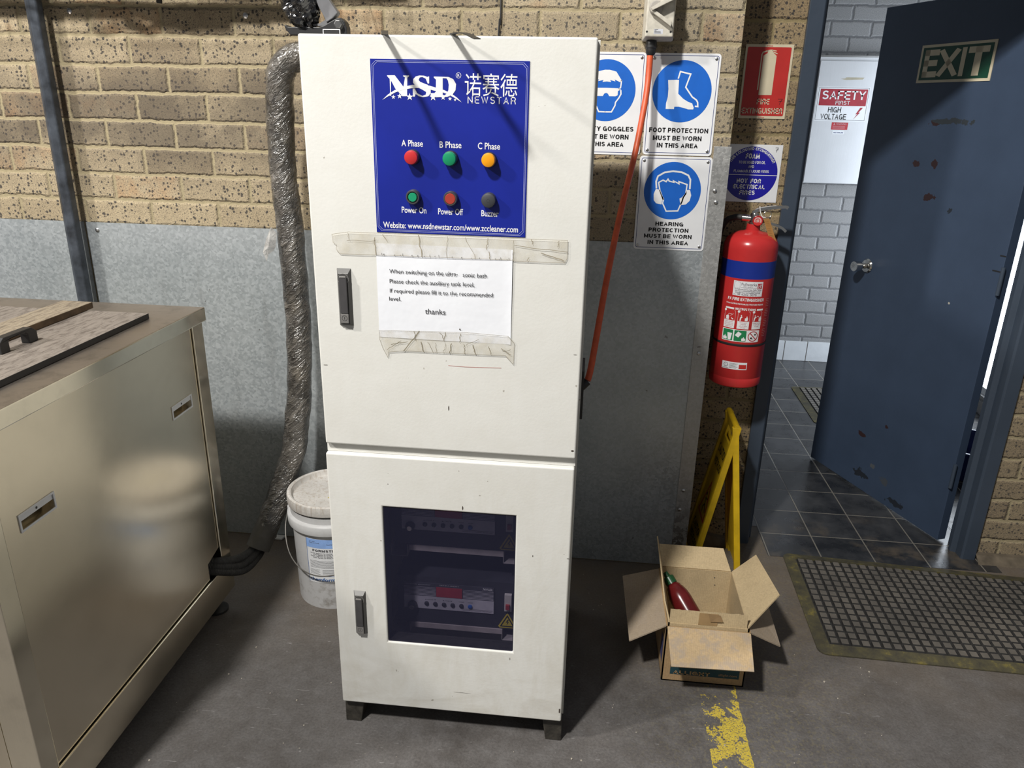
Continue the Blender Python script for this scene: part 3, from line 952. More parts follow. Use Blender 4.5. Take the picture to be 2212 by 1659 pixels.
LD = mm([(-323.8, 1667.0), (-293.9, 1666.8), (-284.8, 1662.8), (-279.3, 1653.9), (-280.4, 1642.8), (-286.5, 1634.3), (-297.2, 1629.9), (-320.1, 1628.7), (-330.7, 1630.6), (-330.6, 1636.3), (-323.0, 1636.4), (-320.2, 1639.3), (-319.6, 1661.5), (-323.8, 1664.9)])
LDh = mm([(-306.0, 1664.3), (-298.4, 1664.0), (-295.4, 1659.9), (-294.0, 1652.3), (-294.8, 1642.5), (-297.9, 1636.2), (-302.5, 1632.6), (-306.3, 1633.2)])
LSW = mm([(-429.7, 1621.7), (-418.2, 1631.8), (-404.0, 1640.5), (-385.4, 1647.2), (-367.0, 1651.0), (-351.7, 1651.3), (-333.4, 1650.2), (-318.3, 1646.3), (-303.2, 1642.4), (-288.0, 1635.7), (-277.4, 1628.8), (-268.1, 1620.3), (-282.0, 1628.1), (-294.1, 1634.1), (-306.2, 1638.1), (-321.4, 1640.6), (-339.6, 1644.5), (-354.9, 1645.6), (-370.2, 1644.6), (-387.1, 1641.5), (-402.6, 1636.3), (-418.3, 1628.3)])


def star(m, fr, cx, cy, r, d):
    P = [(cx + (r if i % 2 == 0 else r * 0.40) * math.sin(math.pi * i / 5), cy + (r if i % 2 == 0 else r * 0.40) * math.cos(math.pi * i / 5)) for i in range(10)]
    m.poly(fr, P, d)


def nsd_logo(m, fr, d, full=True, k=1.0, o=(0, 0), c=(-0.3477, 1.6485)):
    f = lambda L: [((x - c[0]) * k + c[0] + o[0], (y - c[1]) * k + c[1] + o[1]) for x, y in L]
    m.poly(fr, f(LN), d)
    m.poly(fr, f(LS), d + 0.00005)
    m.poly(fr, f(LD), d + 0.0001, [f(LDh)])
    m.poly(fr, f(LSW), d + 0.00015)
    if full:
        for x, y, r in ((-406.8, 1627.5, 4.6), (-393.9, 1629.4, 5.4), (-373.4, 1628.4, 7.4), (-325.9, 1629.0, 7.7), (-305.6, 1628.6, 5.5), (-291.7, 1626.5, 4.2), (-281.4, 1624.6, 3.0)):
            star(m, fr, x / 1000, y / 1000, r / 1000, d + 0.0002)


m = M(); nsd_logo(m, FD, dP); m.build('logo', m_print, pan)
m = M()
m.disc(FD, -0.2743, 1.6699, 0.0053, dP, 24, 0.0045); m.text(FD, 'R', -0.2743, 1.6673, None, 0.0052, dP, 0.01, align='C')
m.text(FD, '诺赛德', -0.2618, 1.6325, 0.1045, 0.042, dP, fit_h=True)
caps(m, FD, 'NEWSTAR', -0.2562, 1.6186, 0.0964, 0.0133, dP, 0.12, gap=0.30)
for t, x, z, w, h in (('A Phase', -0.393, 1.5338, 0.0446, 0.0122), ('B Phase', -0.3139, 1.5328, 0.0451, 0.0122), ('C Phase', -0.2351, 1.5322, 0.0452, 0.0122), ('Power On', -0.3963, 1.3998, 0.0527, 0.0122), ('Power Off', -0.3186, 1.3990, 0.0529, 0.0122), ('Buzzer', -0.2271, 1.3982, 0.0363, 0.0122), ('Website: www.nsdnewstar.com/www.zccleaner.com', -0.4374, 1.3672, 0.2879, 0.0122)):
    m.text(FD, t, x, z, w, h, dP, 0.012)
m.build('lettering', m_print, pan)
m_bezel = plain('button_bezel', (0.11, 0.11, 0.11), 0.35, 0.6)
m_bezel_k = plain('lamp_bezel_black', (0.03, 0.03, 0.03), 0.4)


def lens(name, c):
    return plain(name, c, 0.28, 0, 0.06, 20)


for nm, x, z, c in (('red', -0.3695, 1.5129, (0.47, 0.028, 0.030)), ('green', -0.2905, 1.5125, (0.010, 0.235, 0.105)), ('amber', -0.2112, 1.5118, (0.78, 0.31, 0.010))):
    m = M(); m.smooth = True
    m.lathe(FD.p(x, z, 0.0015), [(0.0155, 0), (0.0155, 0.006), (0.0148, 0.012), (0.0142, 0.0125)], 32, FD.n)
    il = tag(m.build('indicator_lamp', m_bezel_k, cab), nm + ' indicator lamp')
    m = M(); m.smooth = True
    m.lathe(FD.p(x, z, 0.011), [(0.0140, 0), (0.0140, 0.010), (0.0128, 0.0125), (0.009, 0.0138), (0.0, 0.0142)], 32, FD.n)
    m.build('lamp_lens', lens(nm + '_lens', c), il)
for nm, x, z, c in (('green', -0.3695, 1.4334, (0.012, 0.27, 0.13)), ('dull red', -0.2904, 1.4328, (0.34, 0.045, 0.030))):
    m = M(); m.smooth = True
    m.lathe(FD.p(x, z, 0.0015), [(0.0152, 0), (0.0152, 0.010), (0.0135, 0.014), (0.0112, 0.014), (0.0108, 0.008), (0, 0.008)], 32, FD.n, cap=False)
    pb = tag(m.build('push_button', m_bezel, cab), nm + ' push button')
    m = M(); m.smooth = True
    r = 0.0092 if nm == 'green' else 0.0110
    m.lathe(FD.p(x, z, 0.008), [(r, 0), (r, 0.0072), (r * 0.92, 0.0082), (0, 0.0082)], 32, FD.n)
    m.build('button_cap', lens(nm.replace(' ', '_') + '_cap', c), pb)
m = M(); m.smooth = True
m.lathe(FD.p(-0.2108, 1.4322, 0.0015), [(0.0152, 0), (0.0152, 0.012), (0.0140, 0.016), (0.010, 0.0175), (0, 0.018)], 32, FD.n)
bz = tag(m.build('buzzer', plain('buzzer_grey', (0.040, 0.042, 0.048), 0.5), cab), 'dark grey domed buzzer')
m = M()
for k in range(1, 5):
    for i in range(k * 6):
        a = math.tau * i / (k * 6)
        q = FD.p(-0.2108 + 0.0029 * k * math.cos(a), 1.4322 + 0.0029 * k * math.sin(a), 0.0195 - 0.0001 * k * k * 1.6)
        m.disc(Fr(q, FD.ex, FD.ey, FD.n), 0, 0, 0.00055, 0.0003, 6)
m.build('hole_pattern', m_black, bz)
# side bits
m = M(); m.box((0.0, -0.62, 0.83), (0.0068, -0.50, 0.966)); m.build('cable_gland_plate', m_black, cab, bevel=0.001)
m = M(); m.cyl((0.0, -0.498, 0.878), (0.016, -0.490, 0.893), 0.012, 18); m.build('cable_gland', m_black, cab)

# marks of wear: chips on the door edges
m = M()
for x, z, w, h in ((-0.012, 0.873, 0.007, 0.004), (-0.300, 0.961, 0.0022, 0.012), (-0.268, 0.704, 0.003, 0.010), (-0.010, 0.118, 0.004, 0.016), (-0.009, 0.585, 0.006, 0.0015), (-0.095, 0.585, 0.002, 0.006), (-0.585, 1.05, 0.010, 0.0012), (-0.27, 0.148, 0.045, 0.0008), (-0.10, 1.33, 0.0, 0.0), (-0.017, 1.105, 0.008, 0.0012), (-0.45, 0.755, 0.002, 0.002), (-0.145, 0.272, 0.0012, 0.009)):
    if w:
        P = [(x + w * 0.5 * math.cos(a) * (0.7 + 0.5 * abs(math.sin(3 * a + x * 50))), z + h * 0.5 * math.sin(a) * (0.7 + 0.5 * abs(math.cos(2 * a + z * 40)))) for a in [math.tau * i / 12 for i in range(12)]]
        m.poly(FD, P, 0.0004)
m.build('chip_marking', plain('bare_dark_chip', (0.06, 0.045, 0.035), 0.7), cab)
m = M(); m.stroke(FD, [(-0.300, 1.0645), (-0.262, 1.0632), (-0.225, 1.0640), (-0.180, 1.0652)], 0.0011, 0.0004); m.build('scratch_marking', plain('red_scrape', (0.42, 0.18, 0.16), 0.7), cab)

# shelves inside the lower half
for z in (0.500, 0.2540):
    m = M(); m.box((-0.432, -0.80, z), (-0.180, -0.40, z + 0.0155)); m.build('shelf', plain('shelf_grey_paint', (0.42, 0.38, 0.37), 0.5), cab)
    for x0, x1 in ((-0.482, -0.436), (-0.180, -0.136)):
        m = M()
        for q in (((x0, -0.80, z - 0.020), (x1, -0.42, z - 0.0185)), ((x0, -0.80, z - 0.020), (x0 + 0.0015, -0.42, z + 0.015)), ((x1 - 0.0015, -0.80, z - 0.020), (x1, -0.42, z + 0.015))):
            m.box(*q)
        m.build('shelf_rail', plain('rail_paint', (0.36, 0.34, 0.33), 0.5), cab)


def generator(z, label, first):
    """rack generator; z = height of the bottom edge of its pale face strip"""
    yb = -0.80
    g = empty('ultrasonic_generator', (-0.30, -0.60, z - 0.052), label, 'generator', 'generators behind the tinted window')
    m = M(); m.box((-0.470, -0.797, z - 0.0478), (-0.145, -0.45, z + 0.100)); m.build('chassis', m_dev, g)
    fr = Fr((0, -0.797, 0), (1, 0, 0), (0, 0, 1), (0, -1, 0))
    m = M(); m.box((-0.450, z, 0.0), (-0.203, z + 0.0405, 0.003), fr); fp = tag(m.build('face_plate', m_plate, g), 'pale silver face strip')
    m = M(); m.box((-0.450, z + 0.0405, 0.0), (-0.203, z + 0.082, 0.003), fr); fd = tag(m.build('face_plate', m_plate_dk, g), 'dark upper face plate')
    m = M()
    for k in range(7):
        for a, b in ((-0.449, -0.362), (-0.287, -0.204)):
            m.rect(fr, a, z + 0.043 + 0.0042 * k, b, z + 0.0440 + 0.0042 * k + 0.0006 * (6 - k) * 0.3, 0.0033)
    m.build('stripe_marking', m_plate, fd)
    m = M(); m.box((-0.3605, z + 0.0415, 0.003), (-0.2895, z + 0.0720, 0.0042), fr); m.build('display', plain('dull_red_display', (0.40, 0.030, 0.045), 0.3), g)
    m = M()
    caps(m, fr, 'INTELLIGENT', -0.3505, z + 0.0765, 0.052, 0.0036, 0.0034, 0.17, gap=0.25)
    m.text(fr, 'ultrasonic generator', -0.446, z + 0.0755, 0.070, 0.003, 0.0034)
    nsd_logo(m, fr, 0.0034, False, 0.19, (0.1277, -1.6485 + z + 0.0765))
    m.build('lettering', plain('grey_print', (0.55, 0.55, 0.56), 0.5), fd)
    m = M()
    for t, x in (('▲ POWER ▼', -0.392), ('▲ TIME ▼', -0.343), ('SWEEP', -0.2985), ('ON/OFF', -0.2740)):
        m.text(fr, t, x, z + 0.0290, {0: 0.03}.get(0) if 'P' in t and 'W' in t and '▲' in t else 0.014 if '▲' not in t else 0.026, 0.0022, 0.0034)
    m.rect(fr, -0.290, z + 0.0085, -0.206, z + 0.0092, 0.0034)
    m.text(fr, 'NEWSTAR ULTRASONIC INDUSTRIAL', -0.288, z + 0.0042, 0.08, 0.0020, 0.0034)
    m.build('small_lettering', m_ink, fp)
    m = M(); m.smooth = True
    m.lathe(fr.p(-0.4265, z + 0.0108, 0.003), [(0.0128, 0), (0.0125, 0.009), (0.0075, 0.010), (0.0072, 0.016), (0.0, 0.016)], 28, fr.n)
    kb = m.build('knob', m_black, g)
    m = M(); m.smooth = True; m.lathe(fr.p(-0.4265, z + 0.0108, 0.0188), [(0.0072, 0), (0.0066, 0.0012), (0, 0.0015)], 24, fr.n); m.build('knob_cap', m_chrome, kb)
    for i in range(6):
        m = M(); m.smooth = True
        m.lathe(fr.p(-0.3875 + 0.0240 * i, z + 0.0178, 0.003), [(0.0062, 0), (0.0060, 0.003), (0.0045, 0.0042), (0, 0.0045)], 20, fr.n)
        tag(m.build('button', m_btn_blue if i == 5 else m_btn, g), 'blue button' if i == 5 else None)
    m = M(); m.box((-0.1735, z + 0.017, 0.0), (-0.1545, z + 0.068, 0.010), fr); bk_ = m.build('breaker', plain('breaker_white', (0.55, 0.53, 0.50), 0.5), g)
    m = M(); m.box((-0.1695, z + 0.026, 0.010), (-0.1590, z + 0.040, 0.016), fr); tag(m.build('toggle', plain('breaker_red', (0.36, 0.03, 0.03), 0.4), bk_), 'red toggle')
    m = M()
    c, zz = -0.1655, z - 0.0440
    tri = lambda q: [(c - q * 0.5, zz + (0.0240 - q * 0.5) * 0.55), (c + q * 0.5, zz + (0.0240 - q * 0.5) * 0.55), (c, zz + (0.0240 - q * 0.5) * 0.55 + q * 0.92)]
    rr = lambda q, r: [(c - q / 2 + r, zz), (c + q / 2 - r, zz), (c + q / 2, zz + r * 1.2), (c + r * 0.7, zz + q * 0.98 - r), (c, zz + q * 0.98), (c - r * 0.7, zz + q * 0.98 - r), (c - q / 2, zz + r * 1.2)]
    m.poly(fr, rr(0.050, 0.004), 0.0006)
    ws = tag(m.build('warning_sticker', plain('warning_yellow', (0.62, 0.50, 0.05), 0.5), g), 'yellow triangle sticker with lightning bolt')
    m = M()
    o = [(c - 0.0205, zz + 0.0035), (c + 0.0205, zz + 0.0035), (c, zz + 0.0425)]
    i_ = [(c - 0.0150, zz + 0.0070), (c + 0.0150, zz + 0.0070), (c, zz + 0.0355)]
    m.poly(fr, o, 0.0008, [i_])
    m.poly(fr, [(c + 0.0015, zz + 0.0280), (c - 0.0045, zz + 0.0175), (c + 0.0002, zz + 0.0185), (c - 0.0015, zz + 0.0090), (c + 0.0045, zz + 0.0200), (c + 0.0005, zz + 0.0192), (c + 0.0045, zz + 0.0280)], 0.0008)
    m.build('bolt_logo', m_ink, ws)


m_dev = plain('generator_black', (0.035, 0.036, 0.045), 0.5)
m_plate = plain('silver_face', (0.52, 0.51, 0.55), 0.45)
m_plate_dk = plain('dark_face', (0.055, 0.055, 0.070), 0.4)
m_btn = plain('button_dark', (0.030, 0.031, 0.040), 0.4)
m_btn_blue = plain('button_blue', (0.02, 0.11, 0.42), 0.35)
generator(0.5640, 'upper generator behind the tinted cabinet window, on the higher shelf', True)
generator(0.3180, 'lower generator behind the tinted cabinet window, with its red display in full view', False)

# taped notice
note = empty('paper_notice', (-0.306, YD, 1.123), 'white paper notice about the ultrasonic bath taped to the cream cabinet door', 'notice')
def paper_mat():
    g = G('creased_office_paper')
    n = g.noise(6.0, 5, 0.6)
    c = g.ramp(n, [(0.3, (0.74, 0.755, 0.80)), (0.7, (0.80, 0.815, 0.855))])
    g.bump(g.noise(14.0, 3), 0.0015)
    return g.fin(c, 0.7)
m = M()
NU, NV = 24, 14
def pp(i, j):
    u, v = i / NU, j / NV
    x = -0.4558 + 0.2958 * u + 0.0005 * v
    z = 1.1240 + 0.2095 * v - 0.0030 * u
    return FD.p(x, z, 0.0010 + 0.0007 * math.sin(5 * u + 3 * v) + (0.0016 if u > 0.97 else 0))
m.smooth = True
m.add([pp(i, j) for j in range(NV + 1) for i in range(NU + 1)], [(j * (NU + 1) + i, j * (NU + 1) + i + 1, (j + 1) * (NU + 1) + i + 1, (j + 1) * (NU + 1) + i) for j in range(NV) for i in range(NU)])
m.build('sheet', paper_mat(), note)
m = M()
for t, x, z, w in (('When switching on the ultra-', -0.4275, 1.2738, 0.1502), ('sonic bath', -0.2664, 1.2725, 0.0524), ('Please check the auxiliary tank level,', -0.4277, 1.2520, 0.1865), ('If required please fill it to the recommended', -0.4279, 1.2310, 0.2275), ('level.', -0.4300, 1.2128, 0.0265)):
    m.text(FD, t, x, z - 0.0040, w, 0.0088, 0.0026)
m.text(FD, 'thanks', -0.3504, 1.1826, 0.0454, 0.0118, 0.0026)
m.build('lettering', m_ink, note)


def tape_mat():
    g = G('yellowed_clear_tape')
    n = g.noise(26.0, 5, 0.65)
    c = g.ramp(n, [(0.35, (0.63, 0.58, 0.47)), (0.65, (0.76, 0.74, 0.68))])
    a = g.ramp(n, [(0.35, 0.46), (0.65, 0.20)])
    g.bump(g.noise(40.0, 3), 0.001)
    g.set(g.b.inputs['Alpha'], a)
    return g.fin(c, 0.22)


m_tape = tape_mat()
TT = mm([(-550.6, 1349.3), (-514.2, 1355.4), (-453.7, 1355.0), (-140.8, 1354.6), (-44.9, 1354.8), (-44.3, 1317.4), (-49.1, 1307.4), (-153.0, 1306.9), (-161.1, 1308.8), (-455.6, 1308.4), (-535.0, 1307.4), (-542.9, 1316.6), (-541.4, 1326.2), (-548.9, 1331.3)])
TB = mm([(-455.4, 1139.6), (-260.9, 1144.5), (-165.9, 1140.7), (-151.7, 1125.6), (-152.6, 1075.9), (-170.7, 1095.5), (-204.4, 1095.1), (-398.0, 1094.5), (-435.7, 1090.1), (-437.6, 1076.6), (-448.4, 1098.3), (-454.8, 1118.6)])
random.seed(5)
for nm, T, creases in (('upper', TT, [(-0.362, 1.354, -0.355, 1.309), (-0.298, 1.354, -0.302, 1.309), (-0.262, 1.354, -0.238, 1.309), (-0.516, 1.354, -0.512, 1.338), (-0.440, 1.354, -0.430, 1.338), (-0.212, 1.354, -0.215, 1.328), (-0.157, 1.350, -0.160, 1.308), (-0.155, 1.340, -0.045, 1.330), (-0.120, 1.354, -0.118, 1.344), (-0.064, 1.354, -0.064, 1.340), (-0.10, 1.326, -0.05, 1.312), (-0.125, 1.316, -0.128, 1.308), (-0.458, 1.345, -0.456, 1.309), (-0.52, 1.337, -0.456, 1.338), (-0.209, 1.325, -0.208, 1.310)]), ('lower', TB, [(-0.365, 1.142, -0.400, 1.094), (-0.318, 1.142, -0.309, 1.128), (-0.305, 1.142, -0.309, 1.122), (-0.272, 1.142, -0.273, 1.121), (-0.405, 1.118, -0.440, 1.096), (-0.360, 1.118, -0.356, 1.095), (-0.345, 1.118, -0.335, 1.095), (-0.328, 1.118, -0.327, 1.095), (-0.305, 1.118, -0.310, 1.095), (-0.292, 1.118, -0.295, 1.095), (-0.263, 1.118, -0.262, 1.095), (-0.245, 1.117, -0.237, 1.095), (-0.208, 1.115, -0.203, 1.096), (-0.26, 1.115, -0.23, 1.130), (-0.43, 1.108, -0.39, 1.117), (-0.182, 1.112, -0.158, 1.098), (-0.176, 1.105, -0.160, 1.110), (-0.375, 1.141, -0.372, 1.120)])):
    m = M(); m.poly(FD, T, 0.0030); tp = tag(m.build('tape', m_tape, note), nm + ' strip of yellowed tape')
    m = M()
    for x0, z0, x1, z1 in creases:
        pts = []
        for i in range(7):
            t = i / 6
            pts.append((x0 + (x1 - x0) * t + random.uniform(-0.0016, 0.0016), z0 + (z1 - z0) * t + random.uniform(-0.0010, 0.0010)))
        m.stroke(FD, pts, random.choice((0.0008, 0.0012, 0.0018)), 0.0033)
    n = len(T)
    m.stroke(FD, T, 0.0007, 0.0033, True)
    m.build('crease_marking', plain('grimy_crease_' + nm, (0.30, 0.26, 0.19) if nm == 'upper' else (0.22, 0.19, 0.13), 0.6), tp)
m = M()
for i in range(26):
    x = -0.452 + 0.285 * random.random()
    h = random.choice((0.002, 0.003, 0.005))
    m.stroke(FD, [(x, 1.3085), (x + random.uniform(-0.0006, 0.0006), 1.3085 + h)], 0.0008, 0.0034)
m.disc(FD, -0.273, 1.151, 0.0017, 0.0028, 10)
m.build('dirt_marking', plain('tape_edge_dirt', (0.05, 0.042, 0.035), 0.7), note)

# black straps sticking out over the top edge
for lab, pts in (('left of two black straps poking out over the cabinet top, left of the logo', ((-0.445, -0.80, 1.7445), (-0.425, -0.905, 1.7445), (-0.398, -1.00, 1.7405), (-0.379, -1.075, 1.7275))), ('right of two black straps poking out over the cabinet top, above the logo', ((-0.300, -0.80, 1.7445), (-0.288, -0.905, 1.7445), (-0.250, -1.00, 1.7385), (-0.214, -1.075, 1.7230)))):
    P = spline(pts, 6)
    m = M()
    V = []
    for p in P:
        V += [p + Vector((-0.006, 0, 0)), p + Vector((0.006, 0, 0)), p + Vector((0.006, 0, 0.0016)), p + Vector((-0.006, 0, 0.0016))]
    n = len(P)
    Fc = [(3, 2, 1, 0), tuple((n - 1) * 4 + k for k in range(4))]
    for i in range(n - 1):
        for k in range(4):
            Fc.append((i * 4 + k, i * 4 + (k + 1) % 4, (i + 1) * 4 + (k + 1) % 4, (i + 1) * 4 + k))
    m.add(V, Fc)
    tag(m.build('strap', m_black, None, loc=P[0]), lab, 'strap', 'straps over the cabinet top')


# ================================================================== WALL CLADDING AND PIPE
for lab, x0, x1, zt, pts in (('galvanised steel sheet on the wall left of the dark pipe, behind the steel tank', -3.3, -1.758, 1.2095, ((-1.802, 1.176), (-2.35, 1.176), (-2.9, 1.176))),
                             ('galvanised steel sheet on the wall between the dark pipe and the door corner', -1.752, 0.372, 1.2090, ((-1.712, 1.182), (-1.10, 0.05), (-0.40, 1.18), (-0.02, 0.05)))):
    b = empty('steel_sheet', ((x0 + x1) / 2, 0.0, 0.0), lab, 'sheet')
    m = M(); m.box((x0, -0.0032, 0.004), (x1, -0.0006, zt)); m.build('sheet', m_galv, b)
    for x, z in pts:
        screw(WALL, x, z, 0.0032, b, 0.0075)
ang = empty('corner_angle', (0.40, 0.0, 0.0), 'grey galvanised angle strip guarding the brick corner beside the red extinguisher', 'angle strip')
m = M(); m.box((0.369, -0.0062, 0.004), (0.4215, -0.0028, 1.514)); m.box((0.4176, -0.0030, 0.0045), (0.4212, 0.16, 1.5135)); m.build('angle', m_galv2, ang, bevel=0.0008)
for x, z in ((0.385, 1.380), (0.392, 1.345), (0.390, 0.844), (0.389, 0.322), (0.383, 0.243)):
    screw(WALL, x, z, 0.0062, ang, 0.0068, 'bolt', m_zinc)

pipe = empty('steel_pipe', (-1.772, -0.046, 0.0), 'dark blue-grey steel pipe running straight up the brick wall', 'pipe')
m = M()
A = [math.radians(22 + 60 * k) for k in range(6)]
m.prism(XYZ, [(-1.772 + 0.0255 * math.cos(a), -0.046 + 0.0255 * math.sin(a)) for a in A], 0.0, 3.0)
m.build('pipe', plain('worn_blue_grey_paint', (0.050, 0.058, 0.072), 0.42, 0.2, 0.5, 26), pipe, bevel=0.004)
for z in (0.3, 2.35):
    m = M(); m.box((-1.81, -0.022, z), (-1.735, -0.0035, z + 0.03)); m.build('clip', m_zinc, pipe)

# ================================================================== SIGNS ON THE WALL
def safety_sign(u0, v0, u1, v1, d0, label, kind, lines, disc):
    s = empty('safety_sign', ((u0 + u1) / 2, -d0, v0), label, 'sign', 'blue and white safety signs')
    d1 = d0 + 0.0018
    m = M(); m.prism(WALL, rrect(u0, v0, u1, v1, 0.010), d0, d1); m.build('plate', m_white, s)
    e = d1 + 0.0003
    m = M()
    a, b_ = rrect(u0 + 0.006, v0 + 0.006, u1 - 0.006, v1 - 0.006, 0.006), rrect(u0 + 0.0075, v0 + 0.0075, u1 - 0.0075, v1 - 0.0075, 0.005)
    n = len(a)
    m.add([WALL.p(x, y, e) for x, y in a + b_], [(i, (i + 1) % n, n + (i + 1) % n, n + i) for i in range(n)])
    m.build('border_line', m_navy_ink, s)
    cx, cz, r = disc
    m = M(); m.disc(WALL, cx, cz, r, e, 64); dsc = m.build('disc', m_blue, s)
    m = M(); g = e + 0.0003
    if kind == 'foot':
        m.poly(WALL, mm([(210.9, 1702.1), (243.4, 1703.5), (244.8, 1663.8), (261.1, 1649.8), (275.0, 1642.1), (289.2, 1637.0), (295.1, 1624.6), (293.7, 1620.1), (279.1, 1619.8), (263.6, 1623.9), (250.2, 1626.8), (236.5, 1626.5), (235.7, 1619.8), (210.7, 1619.7), (210.6, 1636.3), (214.2, 1654.3), (214.1, 1676.5)]), g)
        m.stroke(WALL, mm([(240.8, 1706.5), (245.4, 1726.3), (276.7, 1719.8), (265.4, 1682.7), (287.3, 1655.7), (300.8, 1647.0), (305.2, 1640.4), (306.9, 1628.4), (297.9, 1629.1)]), 0.0042, g)
    elif kind == 'eyes':
        c = 0.0265
        mir = lambda L: L + [(2 * c - x, y) for x, y in reversed(L)]
        m.poly(WALL, mir(mm([(26.5, 1728.0), (33.6, 1728.1), (53.8, 1723.2), (72.0, 1697.9), (67.1, 1693.4), (49.6, 1701.1), (52.8, 1695.4), (36.4, 1699.1), (39.7, 1693.4), (26.6, 1694.9)])), g)
        m.poly(WALL, mir(mm([(26.5, 1676.7), (64.5, 1676.0), (71.4, 1673.0), (62.2, 1668.4), (62.1, 1655.9), (55.2, 1653.0), (36.1, 1653.1), (32.3, 1659.8), (26.9, 1662.4)])), g)
        for sx in (1, -1):
            f = lambda L: [(c + sx * (x - c), y) for x, y in mm(L)]
            m.stroke(WALL, f([(71.0, 1698.8), (69.6, 1678.3), (64.7, 1673.8)]), 0.0036, g)
            m.stroke(WALL, f([(70.6, 1671.2), (71.8, 1659.6), (66.4, 1648.8), (56.8, 1635.5), (56.0, 1626.5), (46.2, 1607.7), (26.0, 1607.4)]), 0.0040, g)
    else:
        m.stroke(WALL, mm([(202.8, 1382.6), (200.0, 1404.2), (204.5, 1420.1), (223.9, 1432.1), (250.2, 1436.6), (277.1, 1434.1), (298.3, 1425.2), (305.9, 1412.1), (306.8, 1383.4)]), 0.0052, g)
        for L in ([(201.5, 1381.6), (195.4, 1365.4), (197.1, 1346.0), (205.3, 1336.5), (222.8, 1333.2), (223.3, 1344.4), (229.6, 1350.9), (221.8, 1361.4), (214.0, 1378.1)], [(299.3, 1380.7), (293.2, 1368.5), (285.4, 1357.6), (277.5, 1353.4), (279.9, 1343.8), (282.9, 1333.2), (298.8, 1335.6), (309.9, 1347.2), (313.1, 1364.3), (308.0, 1381.0)]):
            m.poly(WALL, mm(L), g)
        m.stroke(WALL, mm([(214.1, 1376.6), (208.1, 1401.0), (221.1, 1408.6), (231.3, 1404.1), (236.4, 1411.9), (240.9, 1405.8), (255.8, 1402.9), (253.4, 1407.6), (271.8, 1398.6), (271.1, 1405.3), (297.2, 1397.0), (295.6, 1368.5), (289.3, 1357.7), (286.2, 1344.0), (275.7, 1314.8), (239.4, 1312.6), (225.9, 1337.2), (227.5, 1347.0)]), 0.0040, g, True)
    m.build('pictogram_print', m_print, dsc)
    m = M()
    for t, x, z, w, h in lines:
        caps(m, WALL, t, x, z, w, h, e, 0.225)
    m.build('lettering', m_ink, s)
    for x in (u0 + 0.014, u1 - 0.014):
        for z in (v0 + 0.014, v1 - 0.014):
            screw(WALL, x, z, d1, s, 0.0048)


h1, h2 = 0.0140, 0.0128
safety_sign(-0.075, 1.4815, 0.1415, 1.778, 0.0, 'safety goggles sign half hidden behind the right edge of the cabinet', 'eyes', [('SAFETY GOGGLES', -0.060, 1.5512, 0.1775, h1), ('MUST BE WORN', -0.045, 1.5275, 0.1490, h1), ('IN THIS AREA', -0.034, 1.5052, 0.1240, h1)], (0.0265, 1.6690, 0.0888))
safety_sign(0.1500, 1.4845, 0.3625, 1.7775, 0.0, 'foot protection sign with a white boot on a blue disc, on the brick wall', 'foot', [('FOOT PROTECTION', 0.1655, 1.5512, 0.1802, h1), ('MUST BE WORN', 0.1790, 1.5280, 0.1490, h1), ('IN THIS AREA', 0.1928, 1.5065, 0.1258, h1)], (0.2550, 1.6700, 0.0885))
safety_sign(0.1440, 1.1890, 0.3685, 1.4810, 0.0030, 'hearing protection sign with a head in earmuffs, below the boot sign', 'ears', [('HEARING', 0.2088, 1.2660, 0.0886, h2), ('PROTECTION', 0.1885, 1.2465, 0.1270, h2), ('MUST BE WORN', 0.1755, 1.2268, 0.1520, h2), ('IN THIS AREA', 0.1885, 1.2065, 0.1298, h2)], (0.2530, 1.3760, 0.0888))

WREC = Fr((0, 0.215, 0), (1, 0, 0), (0, 0, 1), (0, -1, 0))
fs = empty('fire_sign', (0.543, 0.215, 1.597), 'red fire extinguisher location sign on the brick beside the door frame', 'sign')
m = M(); m.box((0.4670, 1.5970, 0.0), (0.6175, 1.8215, 0.003), WREC); m.build('plate', m_cream, fs)
m = M(); m.poly(WREC, rrect(0.4735, 1.6055, 0.6105, 1.8135, 0.004), 0.0034); rf = m.build('face', m_red, fs)
m = M(); d = 0.0038
m.poly(WREC, mm([(524.9, 1787.9), (536.4, 1795.4), (537.9, 1800.3), (535.3, 1803.5), (543.6, 1806.0), (552.2, 1806.1), (552.8, 1801.3), (556.6, 1795.7), (566.2, 1787.7), (565.7, 1669.8), (523.7, 1669.4)]), d)
m.stroke(WREC, mm([(519.1, 1684.8), (519.7, 1791.1), (522.7, 1798.0), (537.6, 1802.7)]), 0.0038, d)
m.stroke(WREC, mm([(551.1, 1804.1), (564.3, 1801.9)]), 0.0026, d)
m.stroke(WREC, mm([(553.5, 1799.7), (568.0, 1793.8)]), 0.0026, d)
m.build('pictogram_print', m_cream, rf)
m = M(); caps(m, WREC, 'FIRE', 0.5215, 1.6410, 0.0405, 0.0175, d, 0.165); caps(m, WREC, 'EXTINGUISHER', 0.4762, 1.6120, 0.1305, 0.0180, d, 0.165); m.build('lettering', m_cream, rf)
m = M(); m.text(WREC, '© Chubb', 0.5330, 1.8155, 0.018, 0.0036, d, 0.01); m.text(WREC, '© Chubb', 0.5330, 1.5990, 0.018, 0.0036, d, 0.01); m.build('small_lettering', m_red, fs)
seven = [(0, 1), (0.95, 1.02), (0.62, 0.5), (0.42, 0)]
m = M(); m.stroke(WREC, [(0.588 + 0.0150 * x, 1.6415 + 0.0165 * y) for x, y in seven], 0.0013, d); m.stroke(WREC, [(0.5915, 1.6500), (0.6030, 1.6525)], 0.0012, d); m.build('marker_lettering', m_ink, rf)

